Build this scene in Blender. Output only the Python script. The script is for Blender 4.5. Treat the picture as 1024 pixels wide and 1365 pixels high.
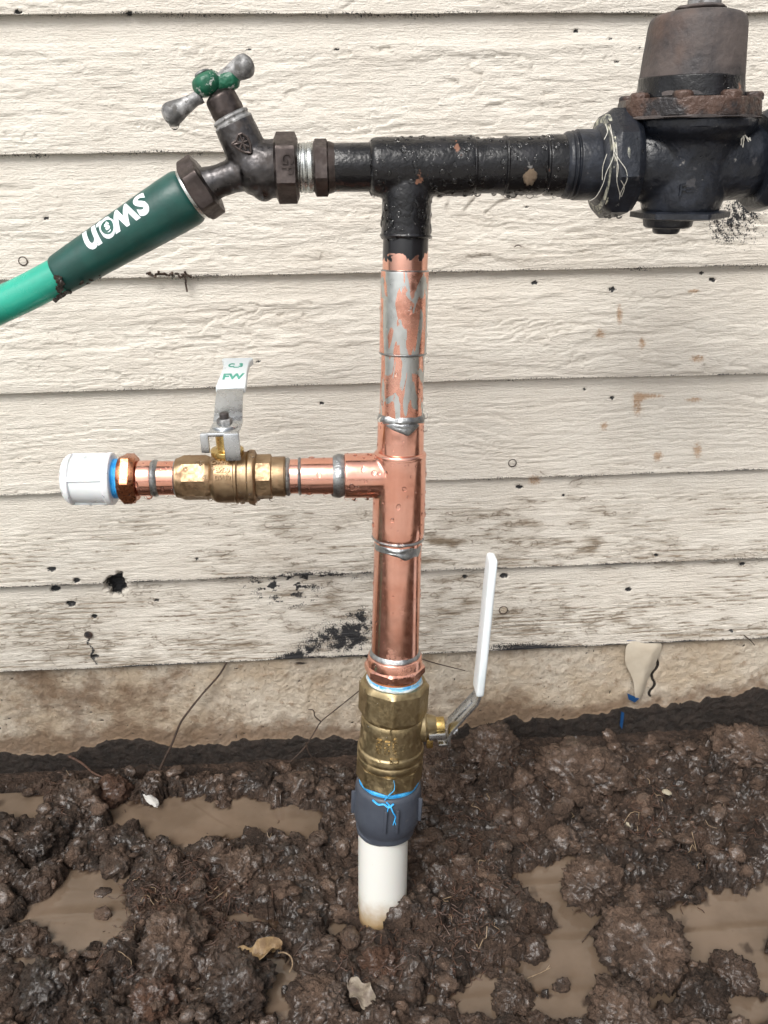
import bpy, bmesh, math, random
import numpy as np
from mathutils import Vector, Matrix, Quaternion
random.seed(7); RNG = np.random.RandomState(11)
SC = bpy.context.scene; COL = SC.collection
for o in list(bpy.data.objects): bpy.data.objects.remove(o)
PI = math.pi
# ------------------------------------------------------------------ camera
F = 1103.0; W, H = 1024.0, 1365.0
PITCH, YAW, ROLL = math.radians(23.27), math.radians(3.37), math.radians(0.70)
D = 0.62                                       # camera to wall
fw = Vector((math.sin(YAW)*math.cos(PITCH), math.cos(YAW)*math.cos(PITCH), -math.sin(PITCH)))
rt0 = Vector((math.cos(YAW), -math.sin(YAW), 0)); up0 = rt0.cross(fw)
rt = rt0*math.cos(ROLL) - up0*math.sin(ROLL); up = rt0*math.sin(ROLL) + up0*math.cos(ROLL)
def ray(px, py): return fw + rt*((px-W/2)/F) - up*((py-H/2)/F)
_r = ray(300, 1018); ZC = -_r.z/_r.y*(D-0.012)            # eye height above the mud
C0 = Vector((0, -D, ZC))
cd = bpy.data.cameras.new('camera'); cam = bpy.data.objects.new('camera', cd); COL.objects.link(cam)
cd.sensor_fit = 'VERTICAL'; cd.sensor_height = 24; cd.lens = 24*F/H; cd.clip_start = 0.01; cd.clip_end = 500
M3 = Matrix((rt, up, -fw)).transposed(); cam.matrix_world = Matrix.Translation(C0) @ M3.to_4x4()
SC.camera = cam
# ------------------------------------------------------------------ light
SUN_EL, SUN_AZ = math.radians(50), math.radians(-28)       # azimuth measured from straight behind the camera, to the left
wd = bpy.data.worlds.new("World"); SC.world = wd; wd.use_nodes = True
nt = wd.node_tree; nt.nodes.clear()
sky = nt.nodes.new('ShaderNodeTexSky'); sky.sky_type = 'NISHITA'; sky.sun_disc = False
sdir = Vector((math.sin(SUN_AZ)*math.cos(SUN_EL), -math.cos(SUN_AZ)*math.cos(SUN_EL), math.sin(SUN_EL)))
sky.sun_elevation = SUN_EL; sky.sun_rotation = math.atan2(sdir.x, sdir.y)
sky.air_density = 1.0; sky.dust_density = 4.0; sky.ozone_density = 1.0
hs = nt.nodes.new('ShaderNodeHueSaturation'); hs.inputs['Saturation'].default_value = 0.22
bg = nt.nodes.new('ShaderNodeBackground'); bg.inputs['Strength'].default_value = 0.12
wo = nt.nodes.new('ShaderNodeOutputWorld')
nt.links.new(sky.outputs[0], hs.inputs['Color']); nt.links.new(hs.outputs[0], bg.inputs[0]); nt.links.new(bg.outputs[0], wo.inputs[0])
sl = bpy.data.lights.new('sun', 'SUN'); sl.energy = 1.5; sl.angle = math.radians(28); sl.color = (1, .965, .91)
so = bpy.data.objects.new('sun', sl); COL.objects.link(so); so.rotation_euler = sdir.to_track_quat('Z', 'Y').to_euler()
SC.view_settings.view_transform = 'Standard'; SC.view_settings.look = 'None'; SC.view_settings.gamma = 1
SC.view_settings.use_curve_mapping = False; SC.view_settings.exposure = 0.58
# ------------------------------------------------------------------ pixel <-> world
def at(px, py, Y):
    d = ray(px, py); return C0 + d*((Y-C0.y)/d.y)
def atZ(px, py, Z):
    d = ray(px, py); return C0 + d*((Z-C0.z)/d.z)
def mpp(P): return (P-C0).dot(fw)/F
def proj(X, Y, Z):
    dx, dy, dz = X-C0.x, Y-C0.y, Z-C0.z
    w = dx*fw.x+dy*fw.y+dz*fw.z; w = np.where(w < .05, .05, w)
    return W/2+F*(dx*rt.x+dy*rt.y+dz*rt.z)/w, H/2-F*(dx*up.x+dy*up.y+dz*up.z)/w
# ------------------------------------------------------------------ numpy noise
_p = RNG.permutation(512); PERM = np.concatenate([_p, _p, _p]).astype(np.int64)
_g = RNG.normal(size=(512, 3)); _g /= np.linalg.norm(_g, axis=1)[:, None]
def perlin(x, y, z=0.0):
    x, y, z = np.broadcast_arrays(np.asarray(x, float), np.asarray(y, float), np.asarray(z, float))
    xi, yi, zi = np.floor(x), np.floor(y), np.floor(z); xf, yf, zf = x-xi, y-yi, z-zi
    xi = xi.astype(np.int64) & 511; yi = yi.astype(np.int64) & 511; zi = zi.astype(np.int64) & 511
    fd = lambda t: t*t*t*(t*(t*6-15)+10)
    u, v, w = fd(xf), fd(yf), fd(zf); out = 0
    for a in (0, 1):
        for b in (0, 1):
            for c in (0, 1):
                h = PERM[(PERM[(PERM[(xi+a) & 511]+yi+b) & 511]+zi+c) & 511]; g = _g[h]
                out = out + (g[..., 0]*(xf-a)+g[..., 1]*(yf-b)+g[..., 2]*(zf-c))*(u if a else 1-u)*(v if b else 1-v)*(w if c else 1-w)
    return out*1.6
def fbm(x, y, z=0.0, o=4, g=.5):
    s = 0; a = 1; f_ = 1
    for i in range(o): s = s+a*perlin(x*f_+i*17.3, y*f_+i*5.1, np.asarray(z)*f_+i*3.7); a *= g; f_ *= 2.03
    return s
def sst(a, b, x): t = np.clip((x-a)/(b-a), 0, 1); return t*t*(3-2*t)
# ------------------------------------------------------------------ object helpers
def link(name, me, m=None, parent=None, label=None, cat=None, group=None, kind=None, sharp=35):
    o = bpy.data.objects.new(name, me); COL.objects.link(o)
    if m is not None:
        me.materials.clear(); me.materials.append(m)
    if parent is not None: o.parent = parent; o.matrix_parent_inverse = Matrix.Translation(-Vector(parent.location))
    if len(me.polygons):
        me.polygons.foreach_set('use_smooth', np.ones(len(me.polygons), bool))
        if sharp: me.set_sharp_from_angle(angle=math.radians(sharp))
    if label: o['label'] = label
    if cat: o['category'] = cat
    if group: o['group'] = group
    if kind: o['kind'] = kind
    return o
def thing(name, label, cat, loc, group=None):
    o = bpy.data.objects.new(name, None); COL.objects.link(o); o.empty_display_size = .01; o.location = loc
    o['label'] = label; o['category'] = cat
    if group: o['group'] = group
    return o
def mesh(vs, fs, name='m'):
    me = bpy.data.meshes.new(name); me.from_pydata([tuple(v) for v in vs], [], fs); me.validate(); me.update(); return me
class MB:                                                  # several shapes gathered in one mesh
    def __init__(s): s.v = []; s.f = []
    def add(s, vf):
        k = len(s.v); s.v += [tuple(v) for v in vf[0]]; s.f += [tuple(i+k for i in f) for f in vf[1]]; return s
    def me(s): return mesh(s.v, s.f)
def gridmesh(V, nx, ny, flip=False):                       # V (ny*nx,3)
    me = bpy.data.meshes.new('g'); n = nx*ny
    i = np.arange((ny-1)*(nx-1)); r = i//(nx-1); c = i % (nx-1); a = r*nx+c
    q = np.stack([a, a+1, a+nx+1, a+nx], 1)
    if flip: q = q[:, ::-1]
    me.vertices.add(n); me.vertices.foreach_set('co', np.ascontiguousarray(V, dtype=np.float32).ravel())
    me.loops.add(len(q)*4); me.loops.foreach_set('vertex_index', np.ascontiguousarray(q).astype(np.int32).ravel())
    me.polygons.add(len(q)); me.polygons.foreach_set('loop_start', (np.arange(len(q))*4).astype(np.int32))
    me.polygons.foreach_set('loop_total', np.full(len(q), 4, np.int32)); me.update(); me.validate(); return me
def frame(d):
    d = d.normalized(); h = Vector((0, 0, 1)) if abs(d.z) < .9 else Vector((0, -1, 0))
    e1 = h.cross(d).normalized(); e2 = d.cross(e1); return d, e1, e2
def fillet(P, r=.0005, n=3):                               # round the corners of a profile
    out = [P[0]]
    for i in range(1, len(P)-1):
        a, b, c = (np.array(p, float) for p in (P[i-1], P[i], P[i+1]))
        la, lc = np.linalg.norm(a-b), np.linalg.norm(c-b)
        if la < 1e-7 or lc < 1e-7: continue
        ca = np.dot((a-b)/la, (c-b)/lc)
        if ca < -.97: out.append(tuple(b)); continue
        q = min(r, la*.45, lc*.45); s, e = b+(a-b)/la*q, b+(c-b)/lc*q
        for k in range(n+1):
            t = k/n; out.append(tuple((1-t)**2*s+2*t*(1-t)*b+t*t*e))
    out.append(P[-1]); return out
def lathe(A, d, P, seg=64, poly=None, fil=.0005, wob=0.0, seed=0, squash=1.0):
    """profile P = [(s, r)] about the axis A + d*s; poly = (sides, phase, apothem) trims it to a nut"""
    d, e1, e2 = frame(d); P = fillet(P, fil) if fil else P; vs = []; fs = []; n = len(P)
    th = np.arange(seg)*2*PI/seg; rl = None
    if poly:
        k, ph, ap = poly; x = (th-ph) % (2*PI/k); rl = ap/np.cos(x-PI/k)
    for i, (s, r) in enumerate(P):
        rr = np.full(seg, r)
        if rl is not None: rr = np.minimum(rr, rl)
        if wob: rr = rr+wob*perlin(np.cos(th)*2+seed, np.sin(th)*2+s*120, seed*1.7)
        for j in range(seg):
            vs.append(A+d*s+e1*(rr[j]*math.cos(th[j]))+e2*(rr[j]*squash*math.sin(th[j])))
    for i in range(n-1):
        for j in range(seg):
            k = (j+1) % seg; fs.append((i*seg+j, i*seg+k, (i+1)*seg+k, (i+1)*seg+j))
    fs.append(tuple(range(seg-1, -1, -1))); fs.append(tuple((n-1)*seg+j for j in range(seg)))
    return vs, fs
class Axis:                                                # a straight axis, addressed by picture rows or columns
    def __init__(s, A, B): s.A = A; s.B = B; s.d = (B-A).normalized()
    def _t(s, k, e):                                       # e.(P-C0) = k * fw.(P-C0)
        q = e-fw*k; return -(s.A-C0).dot(q)/s.d.dot(q)
    def py(s, y): return s._t(-(y-H/2)/F, up)
    def px(s, x): return s._t((x-W/2)/F, rt)
    def pt(s, t): return s.A+s.d*t
    def prof(s, L, mode='y'):
        out = []
        for p, w in L:
            t = s.py(p) if mode == 'y' else s.px(p)
            out.append((t, w/2*mpp(s.pt(t))))
        return out
    def lathe(s, L, mode='y', **k):
        P = s.prof(L, mode)
        if P[0][0] > P[-1][0]: P = P[::-1]
        return lathe(s.A, s.d, P, **k)
    def nut(s, p0, p1, w, mode='y', sides=6, ph=0.0, cham=.14, corner=False, **k):
        """w = width across the picture; a hex nut with rounded-off corners"""
        P = s.prof([(p0, w), (p1, w)], mode); (a, r0), (b, r1) = sorted(P); r = (r0+r1)/2
        ap = r*(math.cos(PI/sides) if corner else 1); R = ap/math.cos(PI/sides)
        c = (b-a)*cham
        return lathe(s.A, s.d, [(a, ap*.93), (a+c, R*1.0), (b-c, R*1.0), (b, ap*.93)], seg=96, poly=(sides, ph, ap), fil=.0004, **k)
def catmull(P, n=8):
    P = [Vector(p) for p in P]; Q = [P[0]*2-P[1]]+P+[P[-1]*2-P[-2]]; out = []
    for i in range(1, len(Q)-2):
        for k in range(n):
            t = k/n; a, b, c, e = Q[i-1], Q[i], Q[i+1], Q[i+2]
            out.append(.5*((2*b)+(c-a)*t+(2*a-5*b+4*c-e)*t*t+(3*b-a-3*c+e)*t**3))
    out.append(P[-1]); return out
def tube(P, r, seg=8, n=6, r2=None, smooth=True):
    P = catmull(P, n) if smooth and len(P) > 2 else [Vector(p) for p in P]
    vs = []; fs = []; m = len(P); pe = None
    for i, p in enumerate(P):
        d = (P[min(i+1, m-1)]-P[max(i-1, 0)]).normalized()
        if pe is None: _, e1, e2 = frame(d)
        else: e1 = (pe-d*pe.dot(d)).normalized(); e2 = d.cross(e1)
        pe = e1; t = i/(m-1)
        R = r(t) if callable(r) else (r+(r2-r)*t if r2 is not None else r)
        for j in range(seg): a = 2*PI*j/seg; vs.append(p+e1*(R*math.cos(a))+e2*(R*math.sin(a)))
    for i in range(m-1):
        for j in range(seg): k = (j+1) % seg; fs.append((i*seg+j, i*seg+k, (i+1)*seg+k, (i+1)*seg+j))
    fs.append(tuple(range(seg-1, -1, -1))); fs.append(tuple((m-1)*seg+j for j in range(seg)))
    return vs, fs
def box(c, sx, sy, sz, R=None):
    R = R or Matrix.Identity(3); vs = []
    for x in (-1, 1):
        for y in (-1, 1):
            for z in (-1, 1): vs.append(Vector(c)+R @ Vector((x*sx/2, y*sy/2, z*sz/2)))
    return vs, [(0, 1, 3, 2), (4, 6, 7, 5), (0, 4, 5, 1), (2, 3, 7, 6), (0, 2, 6, 4), (1, 5, 7, 3)]
def modded(me, mods):                                      # run modifiers without bpy.ops
    o = bpy.data.objects.new('tmp', me); COL.objects.link(o)
    for ty, kw in mods:
        m = o.modifiers.new(ty, ty)
        for k, v in kw.items(): setattr(m, k, v)
    dg = bpy.context.evaluated_depsgraph_get(); dg.update()
    r = bpy.data.meshes.new_from_object(o.evaluated_get(dg)); bpy.data.objects.remove(o); return r
def fuse(parts, vox=.0007, it=8, rough=0.0, rs=300):
    mb = MB()
    for p in parts: mb.add(p)
    me = modded(mb.me(), [('REMESH', dict(mode='VOXEL', voxel_size=vox)), ('SMOOTH', dict(factor=.5, iterations=it))])
    if rough:
        n = len(me.vertices); co = np.empty(n*3, np.float32); no = np.empty(n*3, np.float32)
        me.vertices.foreach_get('co', co); me.vertex_normals.foreach_get('vector', no); co = co.reshape(-1, 3); no = no.reshape(-1, 3)
        co = co+no*(fbm(co[:, 0]*rs, co[:, 1]*rs, co[:, 2]*rs, 3)*rough)[:, None]
        me.vertices.foreach_set('co', co.astype(np.float32).ravel()); me.update()
    return me
def bev(me, w=.0006, seg=2): return modded(me, [('BEVEL', dict(width=w, segments=seg, limit_method='ANGLE', angle_limit=math.radians(35)))])
def extr(poly, e1, e2, n, org, t):                         # flat polygon (2d) extruded by t along n, centred
    k = len(poly); vs = [org+e1*a+e2*b-n*(t/2) for a, b in poly]+[org+e1*a+e2*b+n*(t/2) for a, b in poly]
    fs = [tuple(range(k-1, -1, -1)), tuple(range(k, 2*k))]+[(i, (i+1) % k, k+(i+1) % k, k+i) for i in range(k)]
    return vs, fs
# droplets: sample a mesh and sit small flattened beads on it
def droplets(me, n, rmin, rmax, parent, seed=1, facing=-.25, hang=0, m=None, lo=None, hi=None, name='water_droplets'):
    rs = np.random.RandomState(seed); me.calc_loop_triangles(); nt_ = len(me.loop_triangles)
    tri = np.empty(nt_*3, np.int32); me.loop_triangles.foreach_get('vertices', tri); tri = tri.reshape(-1, 3)
    co = np.empty(len(me.vertices)*3, np.float32); me.vertices.foreach_get('co', co); co = co.reshape(-1, 3).astype(float)
    a, b, c = co[tri[:, 0]], co[tri[:, 1]], co[tri[:, 2]]; cr = np.cross(b-a, c-a); ar = np.linalg.norm(cr, axis=1)+1e-12; nn = cr/ar[:, None]
    ctr = (a+b+c)/3; vd = ctr-np.array(C0); vd /= np.linalg.norm(vd, axis=1)[:, None]; w = ar.copy()
    w[(nn*vd).sum(1) > .25] = 0
    if lo is not None: w[(ctr < np.array(lo)).any(1)] = 0
    if hi is not None: w[(ctr > np.array(hi)).any(1)] = 0
    wh = w*np.clip(-nn[:, 2]-.9, 0, 1); items = []
    def pick(w, k):
        if k == 0 or w.sum() <= 0: return
        for i in rs.choice(len(w), k, p=w/w.sum()):
            u, v = rs.rand(2)
            if u+v > 1: u, v = 1-u, 1-v
            yield a[i]+(b[i]-a[i])*u+(c[i]-a[i])*v, nn[i]
    for p, n_ in pick(w, n): items.append((p, n_, rmin+(rmax-rmin)*rs.rand()**2.6, .55, rs.rand()*.5))
    for p, n_ in pick(wh, hang): items.append((p, n_, rmax*(.75+.6*rs.rand()), 1.0, 0))
    V = []; Fc = []; ns, nr = 10, 5
    for p, n_, r, sq, el in items:
        d, e1, e2 = frame(Vector(n_)); p = Vector(p)-d*(r*.08); k = len(V); ph = rs.rand()*6
        for i in range(nr):
            al = PI/2*i/(nr-.0); q = r*math.cos(al)
            for j in range(ns):
                t = 2*PI*j/ns; rr = q*(1+.12*math.sin(2*t+ph))
                V.append(p+e1*(rr*math.cos(t))+e2*(rr*math.sin(t)*(1+el))+d*(r*sq*math.sin(al)))
        V.append(p+d*(r*sq))
        for i in range(nr-1):
            for j in range(ns): Fc.append((k+i*ns+j, k+i*ns+(j+1) % ns, k+(i+1)*ns+(j+1) % ns, k+(i+1)*ns+j))
        for j in range(ns): Fc.append((k+(nr-1)*ns+j, k+(nr-1)*ns+(j+1) % ns, k+nr*ns))
        Fc.append(tuple(k+j for j in range(ns-1, -1, -1)))
    return link(name, mesh(V, Fc), m or M['water_drop'], parent, kind='stuff', sharp=60)
# ------------------------------------------------------------------ materials
M = {}
class Mat:
    def __init__(s, name):
        s.m = bpy.data.materials.new(name); s.m.use_nodes = True; s.t = s.m.node_tree; s.b = s.t.nodes['Principled BSDF']; M[name] = s.m
        s.tc = s.t.nodes.new('ShaderNodeTexCoord')
    def n(s, ty, **k):
        q = s.t.nodes.new(ty)
        for a, v in k.items(): setattr(q, a, v)
        return q
    def put(s, sock, v):
        if hasattr(v, 'links'): s.t.links.new(v, sock)
        else: sock.default_value = v if not isinstance(v, tuple) or len(v) != 3 or sock.type != 'RGBA' else (*v, 1)
    def noise(s, sc, det=4, ro=.55, vec=None, st=None, w=0, dist=0, off=None):
        q = s.n('ShaderNodeTexNoise'); v = vec or s.tc.outputs['Object']
        if st or off:
            mp = s.n('ShaderNodeMapping'); s.put(mp.inputs[0], v); v = mp.outputs[0]
            if st: mp.inputs['Scale'].default_value = st
            if off: mp.inputs['Location'].default_value = off
        s.put(q.inputs['Vector'], v); q.inputs['Scale'].default_value = sc; q.inputs['Detail'].default_value = det
        q.inputs['Roughness'].default_value = ro; q.inputs['Distortion'].default_value = dist; return q.outputs[0]
    def vor(s, sc, feat='F1', vec=None):
        q = s.n('ShaderNodeTexVoronoi', feature=feat); s.put(q.inputs['Vector'], vec or s.tc.outputs['Object']); q.inputs['Scale'].default_value = sc; return q.outputs[0]
    def rng(s, x, a, b, c=0.0, d=1.0, smooth=True):
        q = s.n('ShaderNodeMapRange', interpolation_type='SMOOTHSTEP' if smooth else 'LINEAR'); s.put(q.inputs[0], x)
        for i, v in enumerate((a, b, c, d)): s.put(q.inputs[i+1], v)
        return q.outputs[0]
    def mix(s, f, a, b):
        q = s.n('ShaderNodeMix', data_type='RGBA'); s.put(q.inputs[0], f); s.put(q.inputs[6], a); s.put(q.inputs[7], b); return q.outputs[2]
    def math(s, op, a, b=0.0):
        q = s.n('ShaderNodeMath', operation=op); s.put(q.inputs[0], a); s.put(q.inputs[1], b); return q.outputs[0]
    def bump(s, h, st=.3, dist=.001, prev=None):
        q = s.n('ShaderNodeBump'); s.put(q.inputs['Height'], h); q.inputs['Strength'].default_value = st; q.inputs['Distance'].default_value = dist
        if prev is not None: s.put(q.inputs['Normal'], prev)
        return q.outputs[0]
    def attr(s, name):
        q = s.n('ShaderNodeAttribute', attribute_name=name); r = s.n('ShaderNodeSeparateColor'); s.put(r.inputs[0], q.outputs['Color']); return r.outputs
    def set(s, **k):
        for a, v in k.items():
            s.put(s.b.inputs[a.replace('_', ' ')], v)
            if a == 'Normal': s.put(s.b.inputs['Coat Normal'], v)
        return s
def metal(name, c1, c2, rough=(.18, .4), sc=120, tin=None, metallic=1.0, grime=None, bump=.12, st=None, water=0):
    m = Mat(name); n1 = m.noise(sc, 5); n2 = m.noise(sc*4.5, 4, st=st); col = m.mix(m.rng(n1, .35, .65), c1, c2); r = m.rng(n2, .3, .7, rough[0], rough[1]); mt = metallic
    if tin:                                                # (colour, low, high, scale): solder wiped over copper
        k = m.rng(m.noise(tin[3], 3, .5, dist=.8, st=(1, 1, .33)), tin[1], tin[2]); col = m.mix(k, col, tin[0]); r = m.math('ADD', r, m.math('MULTIPLY', k, .10))
    if grime:                                              # (colour, low, high, scale)
        k = m.rng(m.noise(grime[3], 6, .65, off=(3, 1, 7)), grime[1], grime[2]); col = m.mix(k, col, grime[0]); r = m.math('ADD', r, m.math('MULTIPLY', k, .35)); mt = m.math('SUBTRACT', metallic, m.math('MULTIPLY', k, metallic*.9))
    m.set(Base_Color=col, Metallic=mt, Roughness=r, Normal=m.bump(m.math('ADD', n1, m.math('MULTIPLY', n2, .5)), bump, .0006)); return m
COPC = (.89, .49, .385); COPD = (.82, .40, .295); TIN = (.60, .62, .61)
metal('copper', COPC, COPD, (.13, .26), 45, grime=((.48, .22, .14), .62, .80, 50), bump=.03)
metal('tinned_copper', COPC, COPD, (.17, .33), 60, tin=(TIN, .49, .51, 110), bump=.10)
metal('copper_part_tinned', COPC, COPD, (.17, .33), 60, tin=(TIN, .57, .60, 70), bump=.08)
metal('dark_copper', (.55, .24, .13), (.42, .16, .08), (.2, .42), 150, bump=.25)
metal('solder', (.42, .43, .43), (.28, .29, .30), (.25, .5), 260, bump=.7)
metal('brass', (.46, .37, .22), (.36, .28, .155), (.34, .52), 110, grime=((.26, .18, .085), .52, .80, 90), bump=.22)
metal('fresh_brass', (.62, .45, .18), (.52, .36, .13), (.24, .4), 150, bump=.15)
metal('brass_warm', (.40, .29, .18), (.31, .21, .125), (.34, .52), 110, grime=((.27, .16, .085), .5, .78, 90), bump=.22)
metal('zinc', (.58, .60, .58), (.44, .46, .45), (.2, .42), 200, bump=.2, st=(1, 1, 4))
metal('steel', (.62, .64, .66), (.54, .56, .58), (.2, .34), 40, bump=.03)
metal('tap_metal', (.115, .11, .112), (.062, .058, .058), (.26, .5), 90, grime=((.055, .045, .042), .50, .64, 70), bump=.35)
metal('tap_nut_metal', (.12, .100, .094), (.072, .060, .057), (.34, .55), 110, grime=((.05, .036, .032), .5, .66, 90), bump=.35)
metal('handle_metal', (.40, .40, .40), (.12, .12, .12), (.42, .65), 170, metallic=.55, grime=((.12, .115, .11), .52, .62, 200), bump=.5)
def blackpaint(name, base, hi, chips, lo=.66, spec=.5, r=(.16, .4)):
    m = Mat(name); a = m.noise(70, 5, .6); b = m.noise(380, 4, .6); c = m.noise(55, 5, .6, off=(5, 2, 9)); e = m.noise(140, 5, .7, off=(1, 8, 2))
    col = m.mix(m.rng(a, .45, .75), base, hi); k = m.rng(c, lo, lo+.03); col = m.mix(k, col, chips)
    col = m.mix(m.rng(e, .66, .72), col, (.16, .155, .15))
    m.set(Base_Color=col, Roughness=m.rng(a, .3, .7, r[0], r[1]), Normal=m.bump(m.math('ADD', m.math('MULTIPLY', a, 2.0), b), .55, .0007), Specular_IOR_Level=spec, Coat_Weight=.15, Coat_Roughness=.10); return m
blackpaint('black_paint', (.006, .006, .007), (.015, .015, .018), (.20, .095, .06), .635, spec=.35, r=(.12, .34))
blackpaint('blue_black_paint', (.009, .011, .016), (.024, .029, .042), (.04, .04, .045), .64, spec=.4, r=(.26, .5))
m = Mat('rusty_cast'); a = m.noise(45, 6, .6); b = m.noise(300, 4); c = m.noise(28, 4, .55, off=(4, 4, 1))
col = m.mix(m.rng(a, .35, .65), (.040, .036, .038), (.105, .086, .080)); col = m.mix(m.rng(c, .58, .78, 0, .7), col, (.125, .078, .060)); col = m.mix(m.rng(m.noise(60, 5, .6, off=(9, 9, 1)), .66, .76), col, (.30, .22, .16))
m.set(Base_Color=col, Roughness=m.rng(a, .3, .7, .5, .8), Metallic=.15, Normal=m.bump(m.math('ADD', a, m.math('MULTIPLY', b, .6)), .8, .0012))
m = Mat('rust_flange'); a = m.noise(80, 6, .6); b = m.noise(300, 4)
m.set(Base_Color=m.mix(m.rng(a, .42, .62), (.026, .024, .026), (.085, .050, .038)), Roughness=.42, Metallic=.1, Normal=m.bump(m.math('ADD', a, b), .9, .0015))
def plastic(name, c1, c2, rough=.35, sc=80, bump=.1, dirt=None, lo=.58, hi=.72, dsc=60, sss=0):
    m = Mat(name); a = m.noise(sc, 4); col = m.mix(m.rng(a, .35, .65), c1, c2)
    if dirt: col = m.mix(m.rng(m.noise(dsc, 6, .68, off=(2, 7, 3)), lo, hi), col, dirt)
    m.set(Base_Color=col, Roughness=m.rng(a, .3, .7, rough*.8, rough*1.25), Normal=m.bump(m.noise(sc*5, 4), bump, .0005))
    if sss: m.set(Subsurface_Weight=sss, Subsurface_Scale=.002)
    return m
plastic('hose_green', (.028, .40, .285), (.024, .33, .235), .28, dirt=(.03, .12, .08), lo=.66, hi=.74)
plastic('collar_green', (.010, .072, .060), (.007, .055, .046), .36, dirt=(.12, .13, .11), lo=.66, hi=.80, dsc=70, bump=.2)
plastic('handle_green', (.006, .11, .058), (.006, .085, .045), .38, 160, bump=.4, dirt=(.42, .45, .42), lo=.585, hi=.61, dsc=170)
plastic('logo_white', (.78, .84, .86), (.72, .80, .82), .4)
plastic('logo_green', (.01, .09, .075), (.01, .08, .06), .4)
plastic('print_green', (.02, .30, .22), (.10, .42, .33), .4, 500)
plastic('white_plastic', (.80, .83, .85), (.76, .80, .82), .32, dirt=(.55, .56, .55), lo=.62, hi=.74, sss=.1)
plastic('vinyl_white', (.78, .83, .86), (.72, .79, .82), .34, dirt=(.45, .46, .45), lo=.66, hi=.8, dsc=150)
plastic('grey_plastic', (.060, .070, .090), (.048, .055, .073), .42, 70, bump=.25, dirt=(.17, .16, .15), lo=.66, hi=.78, dsc=120)
plastic('ptfe_tape', (.06, .36, .72), (.25, .55, .80), .42, 200, bump=.8, dirt=(.60, .72, .78), lo=.55, hi=.66, dsc=250)
plastic('tape_white', (.55, .60, .60), (.36, .42, .44), .5, 200, bump=.9)
plastic('tape_blue', (.02, .33, .78), (.08, .48, .88), .38, 250, bump=.7)
plastic('twig_bark', (.035, .022, .016), (.075, .048, .034), .7, 300, bump=.8)
plastic('root_fibre', (.10, .05, .032), (.045, .026, .018), .6, 300)
plastic('pale_root', (.30, .22, .14), (.18, .12, .07), .6, 300)
plastic('dead_leaf', (.32, .22, .11), (.16, .10, .05), .5, 140, bump=.8, dirt=(.05, .03, .02), lo=.55, hi=.66, dsc=120)
plastic('grey_leaf', (.26, .22, .17), (.13, .10, .08), .5, 140, bump=.8, dirt=(.05, .03, .02), lo=.55, hi=.66, dsc=120)
plastic('chalk', (.72, .71, .68), (.52, .50, .47), .6, 200, bump=.9, dirt=(.10, .07, .05), lo=.6, hi=.66, dsc=200)
plastic('pebble_stone', (.42, .37, .28), (.28, .25, .18), .3, 200, bump=.4)
plastic('pink_wire', (.55, .20, .17), (.4, .15, .12), .4)
plastic('blue_scrap', (.008, .045, .13), (.010, .06, .17), .4)
plastic('thread_white', (.62, .61, .55), (.48, .46, .40), .7, 400)
plastic('old_tape', (.50, .49, .38), (.12, .125, .12), .5, 300, bump=.9, dirt=(.03, .034, .04), lo=.46, hi=.58, dsc=260)
m = Mat('water_drop'); m.set(Base_Color=(1, 1, 1), Roughness=.0, IOR=1.33, Transmission_Weight=1.0)
m = Mat('pvc'); tcz = m.n('ShaderNodeSeparateXYZ'); m.put(tcz.inputs[0], m.tc.outputs['Object']); a = m.noise(60, 5)
zz = m.math('ADD', tcz.outputs[2], m.math('MULTIPLY', a, .028)); col = m.mix(m.rng(zz, .026, .052, 1, 0), (.74, .74, .70), (.36, .25, .13))
col = m.mix(m.rng(zz, .018, .030, 1, 0), col, (.12, .07, .04)); col = m.mix(m.rng(m.noise(260, 5, .7), .68, .74), col, (.35, .28, .2))
m.set(Base_Color=col, Roughness=.26, Normal=m.bump(a, .08, .001), Subsurface_Weight=.1, Subsurface_Scale=.002)
# painted weatherboard: vertex channels R = brown dirt, G = black, B = rust
m = Mat('painted_board'); ch = m.attr('wear'); n1 = m.noise(18, 5, .6, st=(1, 1, 2)); n2 = m.noise(160, 6, .7, st=(.35, 1, 1.6)); n3 = m.noise(700, 3, .6, st=(.6, 1, 1.2)); n4 = m.noise(520, 4, .8)
n5 = m.noise(260, 4, .62, st=(.16, 1, 2.2)); col = m.mix(m.rng(n1, .35, .65), (.725, .68, .605), (.675, .625, .55))
col = m.mix(m.rng(n2, .60, .76, 0, .30), col, (.42, .33, .24))
dk = m.rng(m.math('ADD', ch[0], m.math('MULTIPLY', m.math('SUBTRACT', n2, .5), m.rng(ch[0], 0, .3, 0, 1.3))), .02, 1.0, 0, .95, smooth=False)
col = m.mix(dk, col, m.mix(n1, (.14, .10, .060), (.23, .17, .105)))
rk = m.rng(m.math('ADD', ch[2], m.math('MULTIPLY', m.math('SUBTRACT', n4, .5), 1.2)), .35, .8, 0, .75)
col = m.mix(m.math('MULTIPLY', rk, m.rng(ch[2], .02, .3)), col, (.36, .19, .075))
mq = m.n('ShaderNodeMapping'); m.put(mq.inputs[0], m.tc.outputs['Object']); mq.inputs['Scale'].default_value = (34, 60, 300); wq = m.n('ShaderNodeVectorMath', operation='ADD'); m.put(wq.inputs[0], mq.outputs[0])
nq = m.n('ShaderNodeTexNoise'); m.put(nq.inputs['Vector'], m.tc.outputs['Object']); nq.inputs['Scale'].default_value = 60; nq.inputs['Detail'].default_value = 5; sq_ = m.n('ShaderNodeVectorMath', operation='SCALE'); m.put(sq_.inputs[0], nq.outputs['Color']); sq_.inputs['Scale'].default_value = 3.0; m.put(wq.inputs[1], sq_.outputs[0])
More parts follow.
